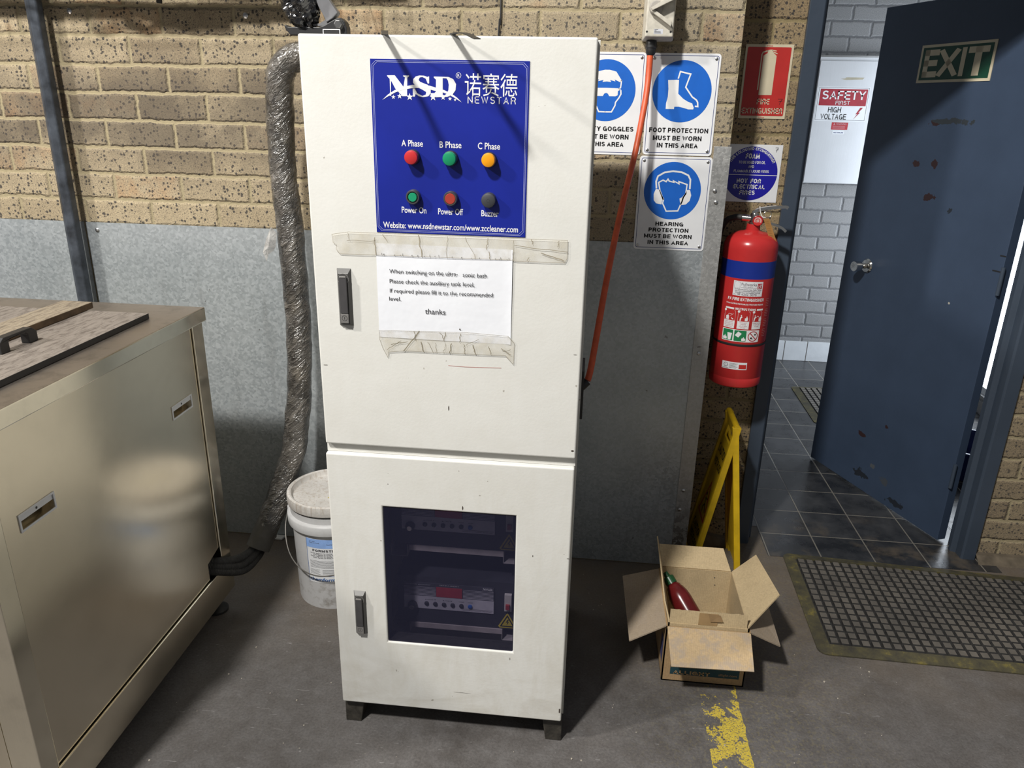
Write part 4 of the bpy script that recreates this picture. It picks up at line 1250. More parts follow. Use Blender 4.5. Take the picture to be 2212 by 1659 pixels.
fo = empty('foam_sign', (0.532, 0.215, 1.327), 'white square sign with a blue disc about foam fires, above the extinguisher', 'sign')
m = M(); m.box((0.4380, 1.3270, 0.0), (0.6260, 1.5150, 0.002), WREC); m.build('plate', m_white, fo)
cx, cz, cr = 0.5305, 1.4205, 0.0880
m = M(); m.disc(WREC, cx, cz, cr, 0.0024, 64); fd = m.build('disc', m_dblue, fo)
m = M(); d = 0.0028
m.rect(WREC, cx - cr, cz - 0.0049, cx + cr, cz - 0.0031, d)
caps(m, WREC, 'THIS COLOURED EXTINGUISHER', cx, cz, 0.168, 0.0092, d, 0.20, align='C', arc=cr - 0.0112)
caps(m, WREC, 'FOAM', 0.5075, 1.4698, 0.0460, 0.0165, d, 0.21)
caps(m, WREC, 'TO BE USED FOR OIL', 0.4868, 1.4530, 0.0880, 0.0092, d, 0.165)
caps(m, WREC, 'AND', 0.5200, 1.4395, 0.0190, 0.0086, d, 0.165)
caps(m, WREC, 'FLAMMABLE LIQUID FIRES', 0.4735, 1.4245, 0.1160, 0.0088, d, 0.165)
caps(m, WREC, 'NOT  FOR', 0.4875, 1.3900, 0.0800, 0.0142, d, 0.205)
caps(m, WREC, 'ELECTRICAL', 0.4770, 1.3710, 0.1055, 0.0142, d, 0.205)
caps(m, WREC, 'FIRES', 0.5000, 1.3515, 0.0520, 0.0142, d, 0.205)
m.build('lettering', m_print, fd)
m = M(); m.stroke(WREC, [(0.6015 + 0.0095 * x, 1.4920 + 0.0140 * y) for x, y in seven], 0.0012, d); m.stroke(WREC, [(0.6035, 1.4990), (0.6125, 1.5005)], 0.0011, d); m.build('marker_lettering', m_ink, fo)

ex = empty('exit_sign', LEAF.p(0.40, 1.737, 0.0), 'dark green EXIT sign with pale border on the open blue door', 'sign')
m = M(); m.box((0.2330, 1.7380, 0.0), (0.5740, 1.8730, 0.0025), LEAF); m.build('plate', m_cream, ex)
m = M(); m.rect(LEAF, 0.2430, 1.7475, 0.5640, 1.8635, 0.0029); ef = m.build('face', m_green, ex)
m = M()
for t, x0, w in (('E', 0.2560, 0.0700), ('X', 0.3270, 0.0960), ('I', 0.4310, 0.0200), ('T', 0.4600, 0.0900)):
    caps(m, LEAF, t, x0, 1.7570, w, 0.0980, 0.0034, 0.215)
m.build('lettering', m_cream, ef)

# ================================================================== SWITCH AND ORANGE CABLE
sw = empty('isolator_switch', (0.166, 0.0, 1.807), 'cream isolator switch box on the brick above the orange cable', 'switch')
m = M(); m.box((0.123, 1.807, 0.0), (0.2115, 1.990, 0.050), WALL)
m.hexa([WALL.p(*q) for q in ((0.123, 1.807, 0.050), (0.2115, 1.807, 0.050), (0.2115, 1.990, 0.050), (0.123, 1.990, 0.050), (0.128, 1.8145, 0.085), (0.2065, 1.8145, 0.085), (0.2065, 1.985, 0.085), (0.128, 1.985, 0.085))])
m_swt = plain('grubby_cream_plastic', (0.52, 0.49, 0.42), 0.45, 0, 0.14, 60)
m.build('box', m_swt, sw, bevel=0.003)
d = 0.0853
m = M(); m.smooth = True; m.lathe(WALL.p(0.153, 1.889, 0.085), [(0.0195, 0), (0.0185, 0.010), (0.016, 0.012), (0, 0.012)], 32, WALL.n); m.build('dial', plain('switch_grey', (0.34, 0.32, 0.29), 0.5), sw)
m = M()
m.prism(WALL, [(0.137, 1.8865), (0.139, 1.878), (0.198, 1.839), (0.198, 1.852), (0.150, 1.8815)], 0.085, 0.104)
m.build('guard', m_swt, sw, bevel=0.0015)
m = M(); m.prism(WALL, [(0.137, 1.8865), (0.142, 1.880), (0.205, 1.910), (0.205, 1.924), (0.196, 1.922)], 0.085, 0.112); m.build('switch_lever', m_swt, sw, bevel=0.0015)
m = M()
for x in (0.132, 0.1995):
    m.disc(WALL, x, 1.8275, 0.0030, d, 16)
m.build('screw_marking', m_black, sw)
m = M(); m.rect(WALL, 0.1515, 1.8215, 0.1775, 1.8350, d); lb = m.build('label', plain('silver_label', (0.55, 0.56, 0.60), 0.3), sw)
m = M()
m.text(WALL, 'ON', 0.186, 1.850, None, 0.006, d, align='L'); m.build('lettering', plain('embossed_cream', (0.38, 0.35, 0.29), 0.5), sw)
m = M()
for i, w in enumerate((0.010, 0.006, 0.018, 0.020)):
    m.rect(WALL, 0.153, 1.8325 - 0.003 * i, 0.153 + w, 1.8337 - 0.003 * i, d + 0.0003)
m.build('print', m_ink, lb)
m = M(); m.smooth = True
m.lathe((0.1495, -0.045, 1.8075), [(0.015, 0), (0.0165, -0.008), (0.0165, -0.020), (0.0145, -0.022), (0.0145, -0.033), (0.011, -0.040), (0.0, -0.040)], 20); m.build('cable_gland', m_black, sw)
m = M(); m.smooth = True
m.tube(spline([(0.149, -0.045, 1.7745), (0.148, -0.055, 1.70), (0.141, -0.080, 1.625), (0.122, -0.120, 1.494), (0.092, -0.200, 1.353), (0.061, -0.300, 1.178), (0.037, -0.400, 1.009), (0.024, -0.470, 0.925), (0.0165, -0.4895, 0.895)], 8), 0.0092, 14)
tag(m.build('orange_cable', plain('orange_cable_sheath', (0.62, 0.095, 0.030), 0.45, 0, 0.2, 30), None, loc=(0.149, -0.045, 1.7745)), 'thick orange cable hanging from the switch box to the side of the cabinet', 'cable')
m = M(); m.smooth = True; m.tube(spline([(-0.300, -0.006, 3.0), (-0.302, -0.006, 1.95), (-0.306, -0.007, 1.86), (-0.311, -0.008, 1.74), (-0.311, -0.008, 1.55)], 6), 0.0028, 8)
tag(m.build('thin_cable', m_black, None, loc=(-0.311, -0.008, 1.55)), 'thin black cable running up the brick wall behind the cabinet', 'cable')

# ================================================================== FIRE EXTINGUISHER
fe = empty('fire_extinguisher', (0.540, 0.106, 0.715), 'red fire extinguisher with a blue band hung beside the door frame', 'fire extinguisher')
FC, FR_ = (0.540, 0.106, 0.0), 0.0885
m = M(); m.smooth = True
pr = [(0.0, 0.722), (0.070, 0.718), (0.082, 0.7165), (0.0868, 0.720), (FR_, 0.727), (FR_, 0.748), (FR_ - 0.0008, 0.7495), (FR_ - 0.0008, 0.751), (FR_, 0.7525), (FR_, 1.0985)]
m.lathe(FC, pr, 56, cap=False)
m.cur = 1; m.lathe(FC, [(FR_, 1.0985), (FR_, 1.1555)], 56, cap=False)
m.cur = 0; m.lathe(FC, [(FR_, 1.1555), (FR_, 1.193), (0.0870, 1.206), (0.0800, 1.2210), (0.066, 1.2330), (0.045, 1.2415), (0.027, 1.2455), (0.0225, 1.2485), (0.0215, 1.2680), (0.0, 1.2680)], 56, cap=False)
m_exred = plain('extinguisher_red', (0.50, 0.028, 0.028), 0.25, 0, 0.10, 9)
m_exblue = plain('extinguisher_blue', (0.010, 0.030, 0.25), 0.28, 0, 0.08, 9)
body = m.build('cylinder', [m_exred, m_exblue], fe)
az = math.atan2(0.0 - 0.540, 2.51 + 0.106) + 0.10
CY = Cyl(FC, FR_, az)
m = M(); m.smooth = True; m.lathe(FC, [(FR_ + 0.0012, 0.868), (FR_ + 0.0022, 0.872), (FR_ + 0.0012, 0.876)], 56, cap=False); m.build('strap', m_black, fe)
# service label
e1, e2, e3 = 0.0004, 0.0008, 0.0012
m = M(); m.rect(CY, -0.0490, 1.0415, 0.0490, 1.0910, e1, 16); lab = tag(m.build('label', m_white, body), 'white service label')
m = M()
m.text(CY, 'Fullworks', -0.0225, 1.0772, 0.0490, 0.0090, e2, 0.005)
m.text(CY, 'FIRE SAFETY', -0.0150, 1.0715, 0.0300, 0.0034, e2, 0.01, space=1.2)
m.text(CY, 'Fire Equipment Service, Sales, Refills, Testing', -0.0435, 1.0622, 0.0880, 0.0040, e2, 0.01)
m.text(CY, 'http://www.fullworksfiresafety.com.au', -0.0420, 1.0568, 0.0840, 0.0040, e2, 0.01)
m.text(CY, 'sales@fullworksfiresafety.com.au', -0.0410, 1.0514, 0.0820, 0.0040, e2, 0.01)
m.text(CY, 'CALL', -0.0455, 1.0448, 0.0090, 0.0030, e2)
m.text(CY, '08 6202 0070', -0.0340, 1.0440, 0.0640, 0.0062, e2, 0.012)
m.rect(CY, -0.0235, 1.0692, 0.0275, 1.0699, e2, 6)
m.frame_line(CY, -0.0460, 1.0670, -0.0265, 1.0880, 0.0006, e2, 0.0008)
m.build('label_lettering', plain('label_grey_print', (0.16, 0.13, 0.15), 0.5), body)
m = M(); m.rect(CY, 0.0300, 1.0672, 0.0450, 1.0850, e2, 3); m.build('label_print', m_dark_red, body)
m = M(); m.stroke(CY, [(0.0335, 1.082), (0.0335, 1.070), (0.0370, 1.070)], 0.0014, e3); m.stroke(CY, [(0.0335, 1.077), (0.0370, 1.077)], 0.0012, e3); m.stroke(CY, [(0.0395, 1.070), (0.0395, 1.082), (0.0420, 1.082), (0.0420, 1.077)], 0.0014, e3)
# main printing
caps(m, CY, 'FX FIRE EXTINGUISHER', -0.0640, 1.0245, 0.1240, 0.0105, e1, 0.21)
m.text(CY, '9.0 litre FLUORINE FREE FOAM (F3) TYPE STORED PRESSURE', -0.0680, 1.0115, 0.1280, 0.0048, e1, 0.02)
caps(m, CY, 'INSTRUCTIONS', -0.0330, 0.9930, 0.0680, 0.0078, e1, 0.23)
m.rect(CY, -0.0680, 0.9935, -0.0370, 0.9995, e1, 6); m.rect(CY, 0.0385, 0.9935, 0.0625, 0.9995, e1, 6)
for i, c in enumerate((-0.0495, -0.0020, 0.0440)):
    w = 0.0195 if i < 2 else 0.0165
    m.frame_line(CY, c - w, 0.9555, c + w, 0.9895, 0.0006, e1, 0.002)
    m.disc(CY, c - w + 0.002, 0.9885, 0.0042, e1, 18)
    m.rect(CY, c - w, 0.9290, c + w, 0.9550, e1, 6)
    if i == 0:
        m.poly(CY, [(c - 0.013, 0.957), (c - 0.002, 0.957), (c - 0.002, 0.969), (c - 0.006, 0.972), (c - 0.013, 0.969)], e1)
        m.stroke(CY, [(c - 0.008, 0.970), (c - 0.002, 0.978), (c + 0.008, 0.976)], 0.0012, e1); m.stroke(CY, [(c + 0.002, 0.970), (c + 0.013, 0.979)], 0.0008, e1)
        m.poly(CY, [(c + 0.005, 0.966), (c + 0.014, 0.961), (c + 0.013, 0.958), (c + 0.008, 0.960)], e1)
    else:
        m.poly(CY, [(c - 0.013, 0.957), (c - 0.009, 0.957), (c - 0.008, 0.966), (c - 0.004, 0.970), (c - 0.008, 0.974), (c - 0.012, 0.968)], e1)
        m.disc(CY, c - 0.0085, 0.9760, 0.0020, e1, 12)
        f = c + (0.009 if i == 1 else 0.011)
        m.poly(CY, [(f - 0.005, 0.957), (f + 0.004, 0.957), (f + 0.005, 0.965), (f + 0.001, 0.975), (f - 0.002, 0.966), (f - 0.005, 0.968)], e1)
        if i == 2:
            m.stroke(CY, [(c - 0.006, 0.970), (c + 0.002, 0.975), (f - 0.002, 0.968)], 0.0014, e1)
m.poly(CY, rrect(-0.0700, 0.8835, 0.0590, 0.9255, 0.003), e1)
m.build('white_print', m_print, body)
m = M()
for c, T in ((-0.0495, ('HOLD UPRIGHT', 'DROP HOSE AND', 'PULL OUT/REMOVE', 'SAFETY PIN')), (-0.0020, ('STAND BACK', '3 METRES', 'AIM AT BASE', 'OF FIRE')), (0.0440, ('SQUEEZE HANDLE', 'SWEEP SIDE', 'TO SIDE'))):
    for i, t in enumerate(T):
        m.text(CY, t, c, 0.9490 - 0.0058 * i, min(0.030, 0.0023 * len(t)), 0.0036, e2, 0.0, align='C')
m.build('small_lettering', plain('label_pink_print', (0.48, 0.20, 0.24), 0.5), body)
m = M()
m.poly(CY, rrect(-0.0665, 0.8860, -0.0310, 0.9235, 0.002), e2); m.poly(CY, rrect(-0.0265, 0.8860, 0.0130, 0.9235, 0.002), e2); m.build('green_print', m_green2, body)
m = M()
fl = lambda cx, cz, s: [(cx - s, cz), (cx + s, cz), (cx + s * 1.15, cz + s * 0.9), (cx + s * 0.6, cz + s * 1.8), (cx + s * 0.45, cz + s * 1.2), (cx + s * 0.05, cz + s * 2.6), (cx - s * 0.45, cz + s * 1.3), (cx - s * 0.75, cz + s * 1.9), (cx - s * 1.15, cz + s * 0.9)]
m.poly(CY, fl(-0.0575, 0.888, 0.0065), e3); m.poly(CY, [(-0.0465, 0.888), (-0.0370, 0.888), (-0.0335, 0.912), (-0.0500, 0.912)], e3)
m.poly(CY, [(-0.0240, 0.9060), (-0.0120, 0.8990), (-0.0020, 0.9130), (-0.0140, 0.9200)], e3); m.poly(CY, fl(0.0050, 0.888, 0.0058), e3)
m.build('flame_print', m_print, body)
m = M(); c = (0.0365, 0.9045); m.disc(CY, c[0], c[1], 0.0180, e2, 36, 0.0152); m.stroke(CY, [(c[0] - 0.0115, c[1] + 0.0115), (c[0] + 0.0115, c[1] - 0.0115)], 0.0030, e3); m.build('prohibition_print', m_dark_red, body)
m = M(); m.disc(CY, c[0] - 0.006, c[1] - 0.006, 0.0034, e2, 14); m.disc(CY, c[0] + 0.007, c[1] + 0.006, 0.0030, e2, 14); m.stroke(CY, [(c[0] - 0.004, c[1] - 0.010), (c[0] + 0.002, c[1] - 0.008)], 0.001, e2); m.build('plug_print', m_ink, body)
m = M(); m.rect(CY, -0.0560, 0.7845, 0.0290, 0.8105, e1, 12); tag(m.build('small_label', m_white, body), 'small white label near the base')
m = M(); m.disc(CY, -0.0420, 0.7995, 0.0080, e2, 6, 0.0066); m.disc(CY, -0.0420, 0.7995, 0.0012, e2, 8)
for i in range(5):
    m.rect(CY, -0.030, 0.8050 - 0.0038 * i, -0.002 - 0.004 * (i % 3), 0.8060 - 0.0038 * i, e2, 4)
m.rect(CY, -0.0540, 0.7875, -0.032, 0.7885, e2, 3)
m.build('small_label_print', m_ink, body)
m = M(); m.rect(CY, 0.0020, 0.7880, 0.0265, 0.8030, e2, 4); m.build('small_label_red_print', m_red, body)
m = M()
for i in range(24):
    z = 1.030 - i * 0.0058
    if i % 6 != 5:
        m.rect(CY, 0.072, z, 0.088 + 0.008 * ((i * 7) % 3) / 3, z + 0.0016, e1, 3)
m.build('side_print', plain('faded_print', (0.50, 0.20, 0.20), 0.5), body)
# valve, gauge, handles, hose, pin and tag
V = Vector((0.540, 0.106, 1.268))
m = M(); m.smooth = True
m.lathe(V, [(0.017, -0.006), (0.017, 0.004), (0.014, 0.006), (0.014, 0.030), (0.011, 0.036), (0.0, 0.036)], 24)
m.cyl(V + Vector((0.008, -0.002, 0.016)), V + Vector((-0.036, 0.012, 0.018)), 0.0105, 18)
m.build('valve', m_chrome, fe)
gd = Vector((-0.25, -0.95, 0.10)).normalized()
GC = V + Vector((0.010, -0.014, 0.012))
m = M(); m.smooth = True; m.lathe(GC, [(0.0165, 0), (0.0170, 0.012), (0.0150, 0.016), (0.0138, 0.0145), (0.0, 0.0145)], 28, gd); gg = m.build('gauge', m_exred, fe)
GF = Fr(GC + gd * 0.0150, Vector((0, 0, 1)).cross(gd) * -1 if False else gd.cross(Vector((0, 0, 1))) * -1, (0, 0, 1), gd)
m = M(); m.disc(GF, 0, 0, 0.0118, 0.0, 24, 0.0075); m.disc(GF, 0, 0, 0.0050, 0.0002, 18); m.stroke(GF, [(-0.004, -0.006), (0.003, 0.007)], 0.0012, 0.0006); m.build('gauge_face', plain('gauge_pale', (0.55, 0.35, 0.33), 0.4), gg)
m = M(); P = spline([V + Vector((-0.034, 0.012, 0.018)), V + Vector((-0.060, 0.022, 0.017)), V + Vector((-0.085, 0.045, -0.002)), V + Vector((-0.098, 0.070, -0.060)), V + Vector((-0.104, 0.086, -0.16)), V + Vector((-0.105, 0.088, -0.42))], 8)
m.smooth = True; m.tube(P, 0.0098, 14); m.build('hose', m_rubber, fe)


def strip(m, path, wdir, w, t):
    """a bent metal strip along path"""
    P = spline(path, 5)
    wd = Vector(wdir).normalized() * w / 2
    n = len(P)
    VV, Fc = [], []
    for i in range(n):
        tg = (P[min(i + 1, n - 1)] - P[max(i - 1, 0)]).normalized()
        nn = tg.cross(wd).normalized() * t / 2
        k = 1.0 - 0.25 * (i / (n - 1))
        VV += [P[i] - wd * k - nn, P[i] + wd * k - nn, P[i] + wd * k + nn, P[i] - wd * k + nn]
    Fc = [(3, 2, 1, 0), tuple((n - 1) * 4 + k for k in range(4))]
    for i in range(n - 1):
        for k in range(4):
            Fc.append((i * 4 + k, i * 4 + (k + 1) % 4, (i + 1) * 4 + (k + 1) % 4, (i + 1) * 4 + k))
    m.add(VV, Fc)


wd = (0.15, 1, 0.0)
m = M(); m.smooth = True; strip(m, [V + Vector((-0.008, 0, 0.036)), V + Vector((0.012, -0.002, 0.047)), V + Vector((0.050, -0.006, 0.055)), V + Vector((0.090, -0.012, 0.060)), V + Vector((0.100, -0.014, 0.056))], wd, 0.020, 0.010); m.build('top_lever', m_chrome, fe)
m = M(); m.smooth = True; strip(m, [V + Vector((0.004, 0, 0.012)), V + Vector((0.040, -0.003, 0.008)), V + Vector((0.085, -0.008, -0.006)), V + Vector((0.104, -0.012, -0.020))], wd, 0.020, 0.008); m.build('carry_handle', m_chrome, fe)
RC = V + Vector((0.034, -0.030, 0.036))
m = M(); m.smooth = True; m.tube([RC + Vector((0.0118 * math.cos(a), 0.002 * math.sin(a), 0.0108 * math.sin(a))) for a in [math.tau * i / 28 for i in range(29)]], 0.0011, 8); m.build('pin_ring', m_chrome, fe)
m = M(); m.smooth = True; m.tube(spline([V + Vector((0.008, -0.022, 0.060)), V + Vector((0.012, -0.026, 0.040)), V + Vector((0.020, -0.030, 0.026)), V + Vector((0.030, -0.032, 0.026))], 6), 0.0014, 8); m.build('cable_tie', m_print, fe)
TG = Fr(V + Vector((0.030, -0.046, 0.022)), (0.95, -0.25, 0.12), (0.36, 0.12, -0.92), (-0.25, -0.97, 0))
m = M(); m.prism(TG, [(-0.0095, 0.0), (0.0085, -0.002), (0.0135, 0.080), (-0.0065, 0.0815)], -0.0004, 0.0004); tgm = tag(m.build('service_tag', plain('tan_tag', (0.42, 0.225, 0.070), 0.5), fe), 'tan hanging service tag')
m = M()
for i in range(11):
    m.rect(TG, -0.007 + i * 0.0003, 0.008 + i * 0.006, 0.004 + i * 0.0004, 0.0086 + i * 0.006, 0.0007)
m.build('tag_print', plain('tag_ink', (0.26, 0.13, 0.04), 0.6), fe)
m = M(); m.box((0.515, 0.190, 1.12), (0.565, 0.215, 1.20)); m.build('wall_bracket', m_zinc, fe)


# ================================================================== STEEL TANK
XP = -1.141
tk = empty('steel_tank', (-1.72, -0.90, 0.0), 'large stainless steel cleaning tank with lid and flush pulls, standing before the wall', 'tank')
m = M(); m.box((-2.29, -1.345, 0.26), (XP - 0.024, -0.446, 1.0)); m.box((-2.29, -1.345, 0.08), (-1.30, -0.446, 0.262)); m.box((-1.302, -1.345, 0.08), (XP - 0.024, -0.66, 0.262)); m.box((-1.302, -1.345, 0.08), (XP - 0.01, -0.446, 0.16))
m.build('body', m_steel, tk)
TS = Fr((XP, 0, 0), (0, 1, 0), (0, 0, 1), (1, 0, 0))
for a, b in ((-0.500, -0.441), (-1.352, -1.302)):
    m = M(); m.box((-1.200, a, 0.186), (-1.130, b, 1.0)); m.build('corner_post', m_steel_rim, tk, bevel=0.002)
pulls = ((-0.655, 0.767, -0.545, 0.808), (-1.256, 0.764, -1.146, 0.805))
m = M()
plate(m, TS, [(-1.300, 0.189), (-0.577, 0.189), (-0.577, 0.245), (-0.5025, 0.262), (-0.5025, 0.996), (-1.300, 0.996)], [R4(a + 0.004, b + 0.004, c - 0.004, d - 0.004) for a, b, c, d in pulls], 0.0, 0.006, back=False)
m.build('side_panel', m_steel, tk)
m = M(); m.box((-2.28, -1.352, 0.19), (-1.20, -1.346, 0.995)); m.build('end_panel', m_steel, tk)
for a, b, c, d in pulls:
    m = M()
    m.ring(TS, R4(a, b, c, d), R4(a + 0.005, b + 0.005, c - 0.005, d - 0.005), 0.006, 0.0085)
    fp = m.build('flush_pull', m_inox, tk, bevel=0.0006)
    m = M()
    q = R4(a + 0.004, b + 0.004, c - 0.004, d - 0.004)
    q2 = R4(a + 0.010, b + 0.008, c - 0.010, d - 0.012)
    m.add([TS.p(x, y, 0.006) for x, y in q] + [TS.p(x, y, -0.018) for x, y in q2], [(0, 1, 5, 4), (1, 2, 6, 5), (2, 3, 7, 6), (3, 0, 4, 7), (4, 5, 6, 7)])
    m.build('recess', m_steel, fp)
    m = M(); m.box((a + 0.004, d - 0.017, 0.003), (c - 0.004, d - 0.004, 0.0055), TS); m.build('finger_plate', m_inox, fp)
    m = M(); m.disc(TS, (a + c) / 2, d - 0.0105, 0.0028, 0.006, 14); m.build('screw', m_black, fp)
m = M(); m.box((-2.29, -1.350, 0.076), (-1.1275, -0.441, 0.1845)); m.build('base_skirt', m_steel, tk, bevel=0.002)
m = M(); m.box((-2.32, -1.375, 0.9985), (-1.1215, -0.430, 1.040)); m.mi[1] = 1; m.build('worktop', [m_steel_rim, m_steel_top], tk, bevel=0.003)
for x in (-1.180, -2.24):
    for y in (-0.478, -1.305):
        m = M(); m.smooth = True
        m.lathe((x, y, 0), [(0.036, 0), (0.036, 0.008), (0.020, 0.020), (0.012, 0.024), (0.012, 0.080)], 24)
        m.build('levelling_foot', m_black_m, tk)

ld = empty('tank_lid', (-1.53, -0.96, 1.040), 'thin black-edged grey lid lying on the steel tank top', 'lid')


def grimy(name, c, stain, sc=(3, 22, 1), th=0.50):
    g = G(name)
    n = g.noise(7.0, 6, 0.66)
    base = g.ramp(n, [(0.3, tuple(x * 0.8 for x in c)), (0.7, tuple(x * 1.1 for x in c))])
    s = g.noise(7.0, 6, 0.7, g.map(sc, rot=(0, 0, 0.35)), 0.6)
    base = g.mix(g.math('MULTIPLY', g.ramp(s, [(th, 0.0), (th + 0.16, 1.0)]), 0.75), base, stain)
    g.bump(g.math('ADD', s, g.noise(80.0, 3)), 0.0012)
    return g.fin(base, 0.5)


m = M(); m.box((-1.86, -1.345, 1.0405), (-1.207, -0.580, 1.0555)); m.mi[1] = 1
m.build('panel', [m_black, grimy('scratched_lid_laminate', (0.235, 0.205, 0.180), (0.075, 0.060, 0.052), (14, 3, 1), 0.47)], ld, bevel=0.001)
HF2 = Fr((-1.325, 0, 0), (0, 1, 0), (0, 0, 1), (1, 0, 0))
m = M(); m.prism(HF2, [(-0.985, 1.0555), (-0.985, 1.082), (-0.972, 1.092), (-0.878, 1.092), (-0.863, 1.079), (-0.863, 1.0555), (-0.893, 1.0555), (-0.893, 1.079), (-0.900, 1.084), (-0.950, 1.084), (-0.957, 1.079), (-0.957, 1.0555)], -0.022, 0.0)
m.build('lid_handle', m_black, ld, bevel=0.0015)
m = M(); m.box((-1.475, -1.25, 1.0558), (-1.385, -0.556, 1.0738)); m.mi[1] = 1
tag(m.build('wooden_board', [plain('old_board_edge', (0.11, 0.072, 0.040), 0.75, 0, 0.5, 26), grimy('weathered_board', (0.30, 0.25, 0.185), (0.09, 0.07, 0.055), (16, 3, 1), 0.46)], None, loc=(-1.43, -0.9, 1.0555), bevel=0.0015), 'stained wooden board lying across the tank lid behind the black handle', 'board')

# ================================================================== WRAPPED DUCT AND HOSES
dt = empty('wrapped_duct', (-1.05, -0.28, 0.13), 'thick cable duct wrapped in grey plastic film hanging between tank and cabinet', 'duct')
DP = spline([(-0.60, -0.215, 1.742), (-0.80, -0.205, 1.745), (-0.893, -0.200, 1.730), (-0.928, -0.195, 1.690), (-0.942, -0.180, 1.62), (-0.950, -0.170, 1.54), (-0.957, -0.165, 1.44), (-0.955, -0.160, 1.34), (-0.949, -0.160, 1.20), (-0.946, -0.160, 1.05), (-0.946, -0.160, 0.92), (-0.955, -0.165, 0.76), (-0.966, -0.172, 0.63), (-0.984, -0.185, 0.50), (-1.010, -0.205, 0.40), (-1.038, -0.235, 0.305), (-1.062, -0.268, 0.235), (-1.078, -0.290, 0.190)], 14)


def drad(t, a):
    z = t * 95.0
    n = noise.noise(Vector((math.cos(a) * 1.3, math.sin(a) * 1.3, t * 16.0)))
    sp = math.sin(z * 1.15 + 2.0 * math.sin(a + t * 9)) * 0.0016 + math.sin(t * 260 + a * 2.0) * 0.0009
    cr = abs(noise.noise(Vector((math.cos(a) * 3.0 + t * 30, math.sin(a) * 3.0, t * 75.0))))
    return 0.0415 + 0.0040 * n + 0.6 * sp - 0.0035 * cr + 0.003 * math.exp(-((t - 0.88) / 0.05) ** 2)


m = M(); m.smooth = True; m.tube(DP, drad, 40)
m_wrap = plastic_wrap_mat('grey_plastic_film', (0.034, 0.031, 0.028), (0.185, 0.168, 0.148), scale=21.0, dist=0.018, c3=(0.165, 0.142, 0.112))
m.build('plastic_wrap', m_wrap, dt)
e0, e1_ = Vector((-1.066, -0.273, 0.225)), Vector((-1.0925, -0.322, 0.150))
m = M(); m.smooth = True
ax = (e1_ - e0).normalized()
m.lathe(e0, [(0.0405, -0.01), (0.041, (e1_ - e0).length), (0.0355, (e1_ - e0).length), (0.035, 0.02), (0.0, 0.02)], 36, ax, cap=False)
m.build('pipe_end', plain('grey_pvc', (0.070, 0.065, 0.056), 0.5, 0, 0.3, 24), dt)
m = M(); m.smooth = True
bd = [(-1.000, -0.190, 1.245), (-1.020, -0.195, 1.205), (-1.030, -0.20, 1.165), (-1.022, -0.20, 1.135), (-1.012, -0.20, 1.160), (-1.000, -0.195, 1.168), (-0.990, -0.192, 1.182), (-0.985, -0.190, 1.225)]
C_ = Vector((-1.006, -0.207, 1.185))
m.add([C_] + [Vector(p) + Vector((0, 0.006 * ((i * 3) % 2), 0)) for i, p in enumerate(bd)], [(0, i + 1, (i + 1) % 8 + 1) for i in range(8)])


def film():
    g = G('clear_loose_film')
    n = g.noise(40.0, 4)
    g.bump(n, 0.01)
    g.set(g.b.inputs['Alpha'], 0.62)
    return g.fin(g.ramp(n, [(0.35, (0.30, 0.28, 0.26)), (0.65, (0.62, 0.60, 0.57))]), 0.15)


m.build('loose_film', film(), dt)
for k, (o, mid, end) in enumerate((((-0.012, 0, 0.012), (-1.112, -0.425, 0.172), (-1.165, -0.534, 0.228)), ((0.004, -0.004, 0.004), (-1.104, -0.432, 0.152), (-1.165, -0.546, 0.218)), ((0.008, 0.002, -0.016), (-1.100, -0.430, 0.130), (-1.165, -0.554, 0.206)), ((-0.010, 0.006, -0.012), (-1.116, -0.415, 0.144), (-1.170, -0.536, 0.210)))):
    st = e1_ - ax * 0.04 + Vector(o)
    P = spline([st, e1_ + Vector(o) * 0.9 + ax * 0.012, Vector(mid), Vector(end) + Vector((0.03, 0.006, -0.004)), Vector(end), Vector(end) + Vector((-0.08, -0.02, 0.004))], 64)
    nP = len(P)
    m = M(); m.smooth = False
    m.tube(P, lambda t, a: 0.0125 + 0.0016 * math.sin(t * nP * math.pi / 2.0 * 1.0), 16)
    m.build('corrugated_hose', m_rubber, dt)

# ================================================================== BUCKET
bk_c = Vector((-0.820, -0.296, 0.0))
bu = empty('plastic_bucket', bk_c, 'dirty white plastic bucket with lid and wire handle beside the cabinet', 'bucket')


def bucket_mat(name, c, dirt):
    g = G(name)
    X, Y, Z = g.sep()
    n = g.noise(8.0, 6, 0.66)
    base = g.ramp(n, [(0.3, tuple(x * 0.86 for x in c)), (0.7, c)])
    low = g.n('MapRange', {'Value': Z, 'From Min': 0.22, 'From Max': 0.02, 'To Min': 0.12, 'To Max': 0.75})
    s = g.noise(24.0, 5, 0.68)
    base = g.mix(g.math('MULTIPLY', g.ramp(s, [(0.50, 0.0), (0.66, 1.0)]), low), base, dirt)
    return g.fin(base, 0.45)


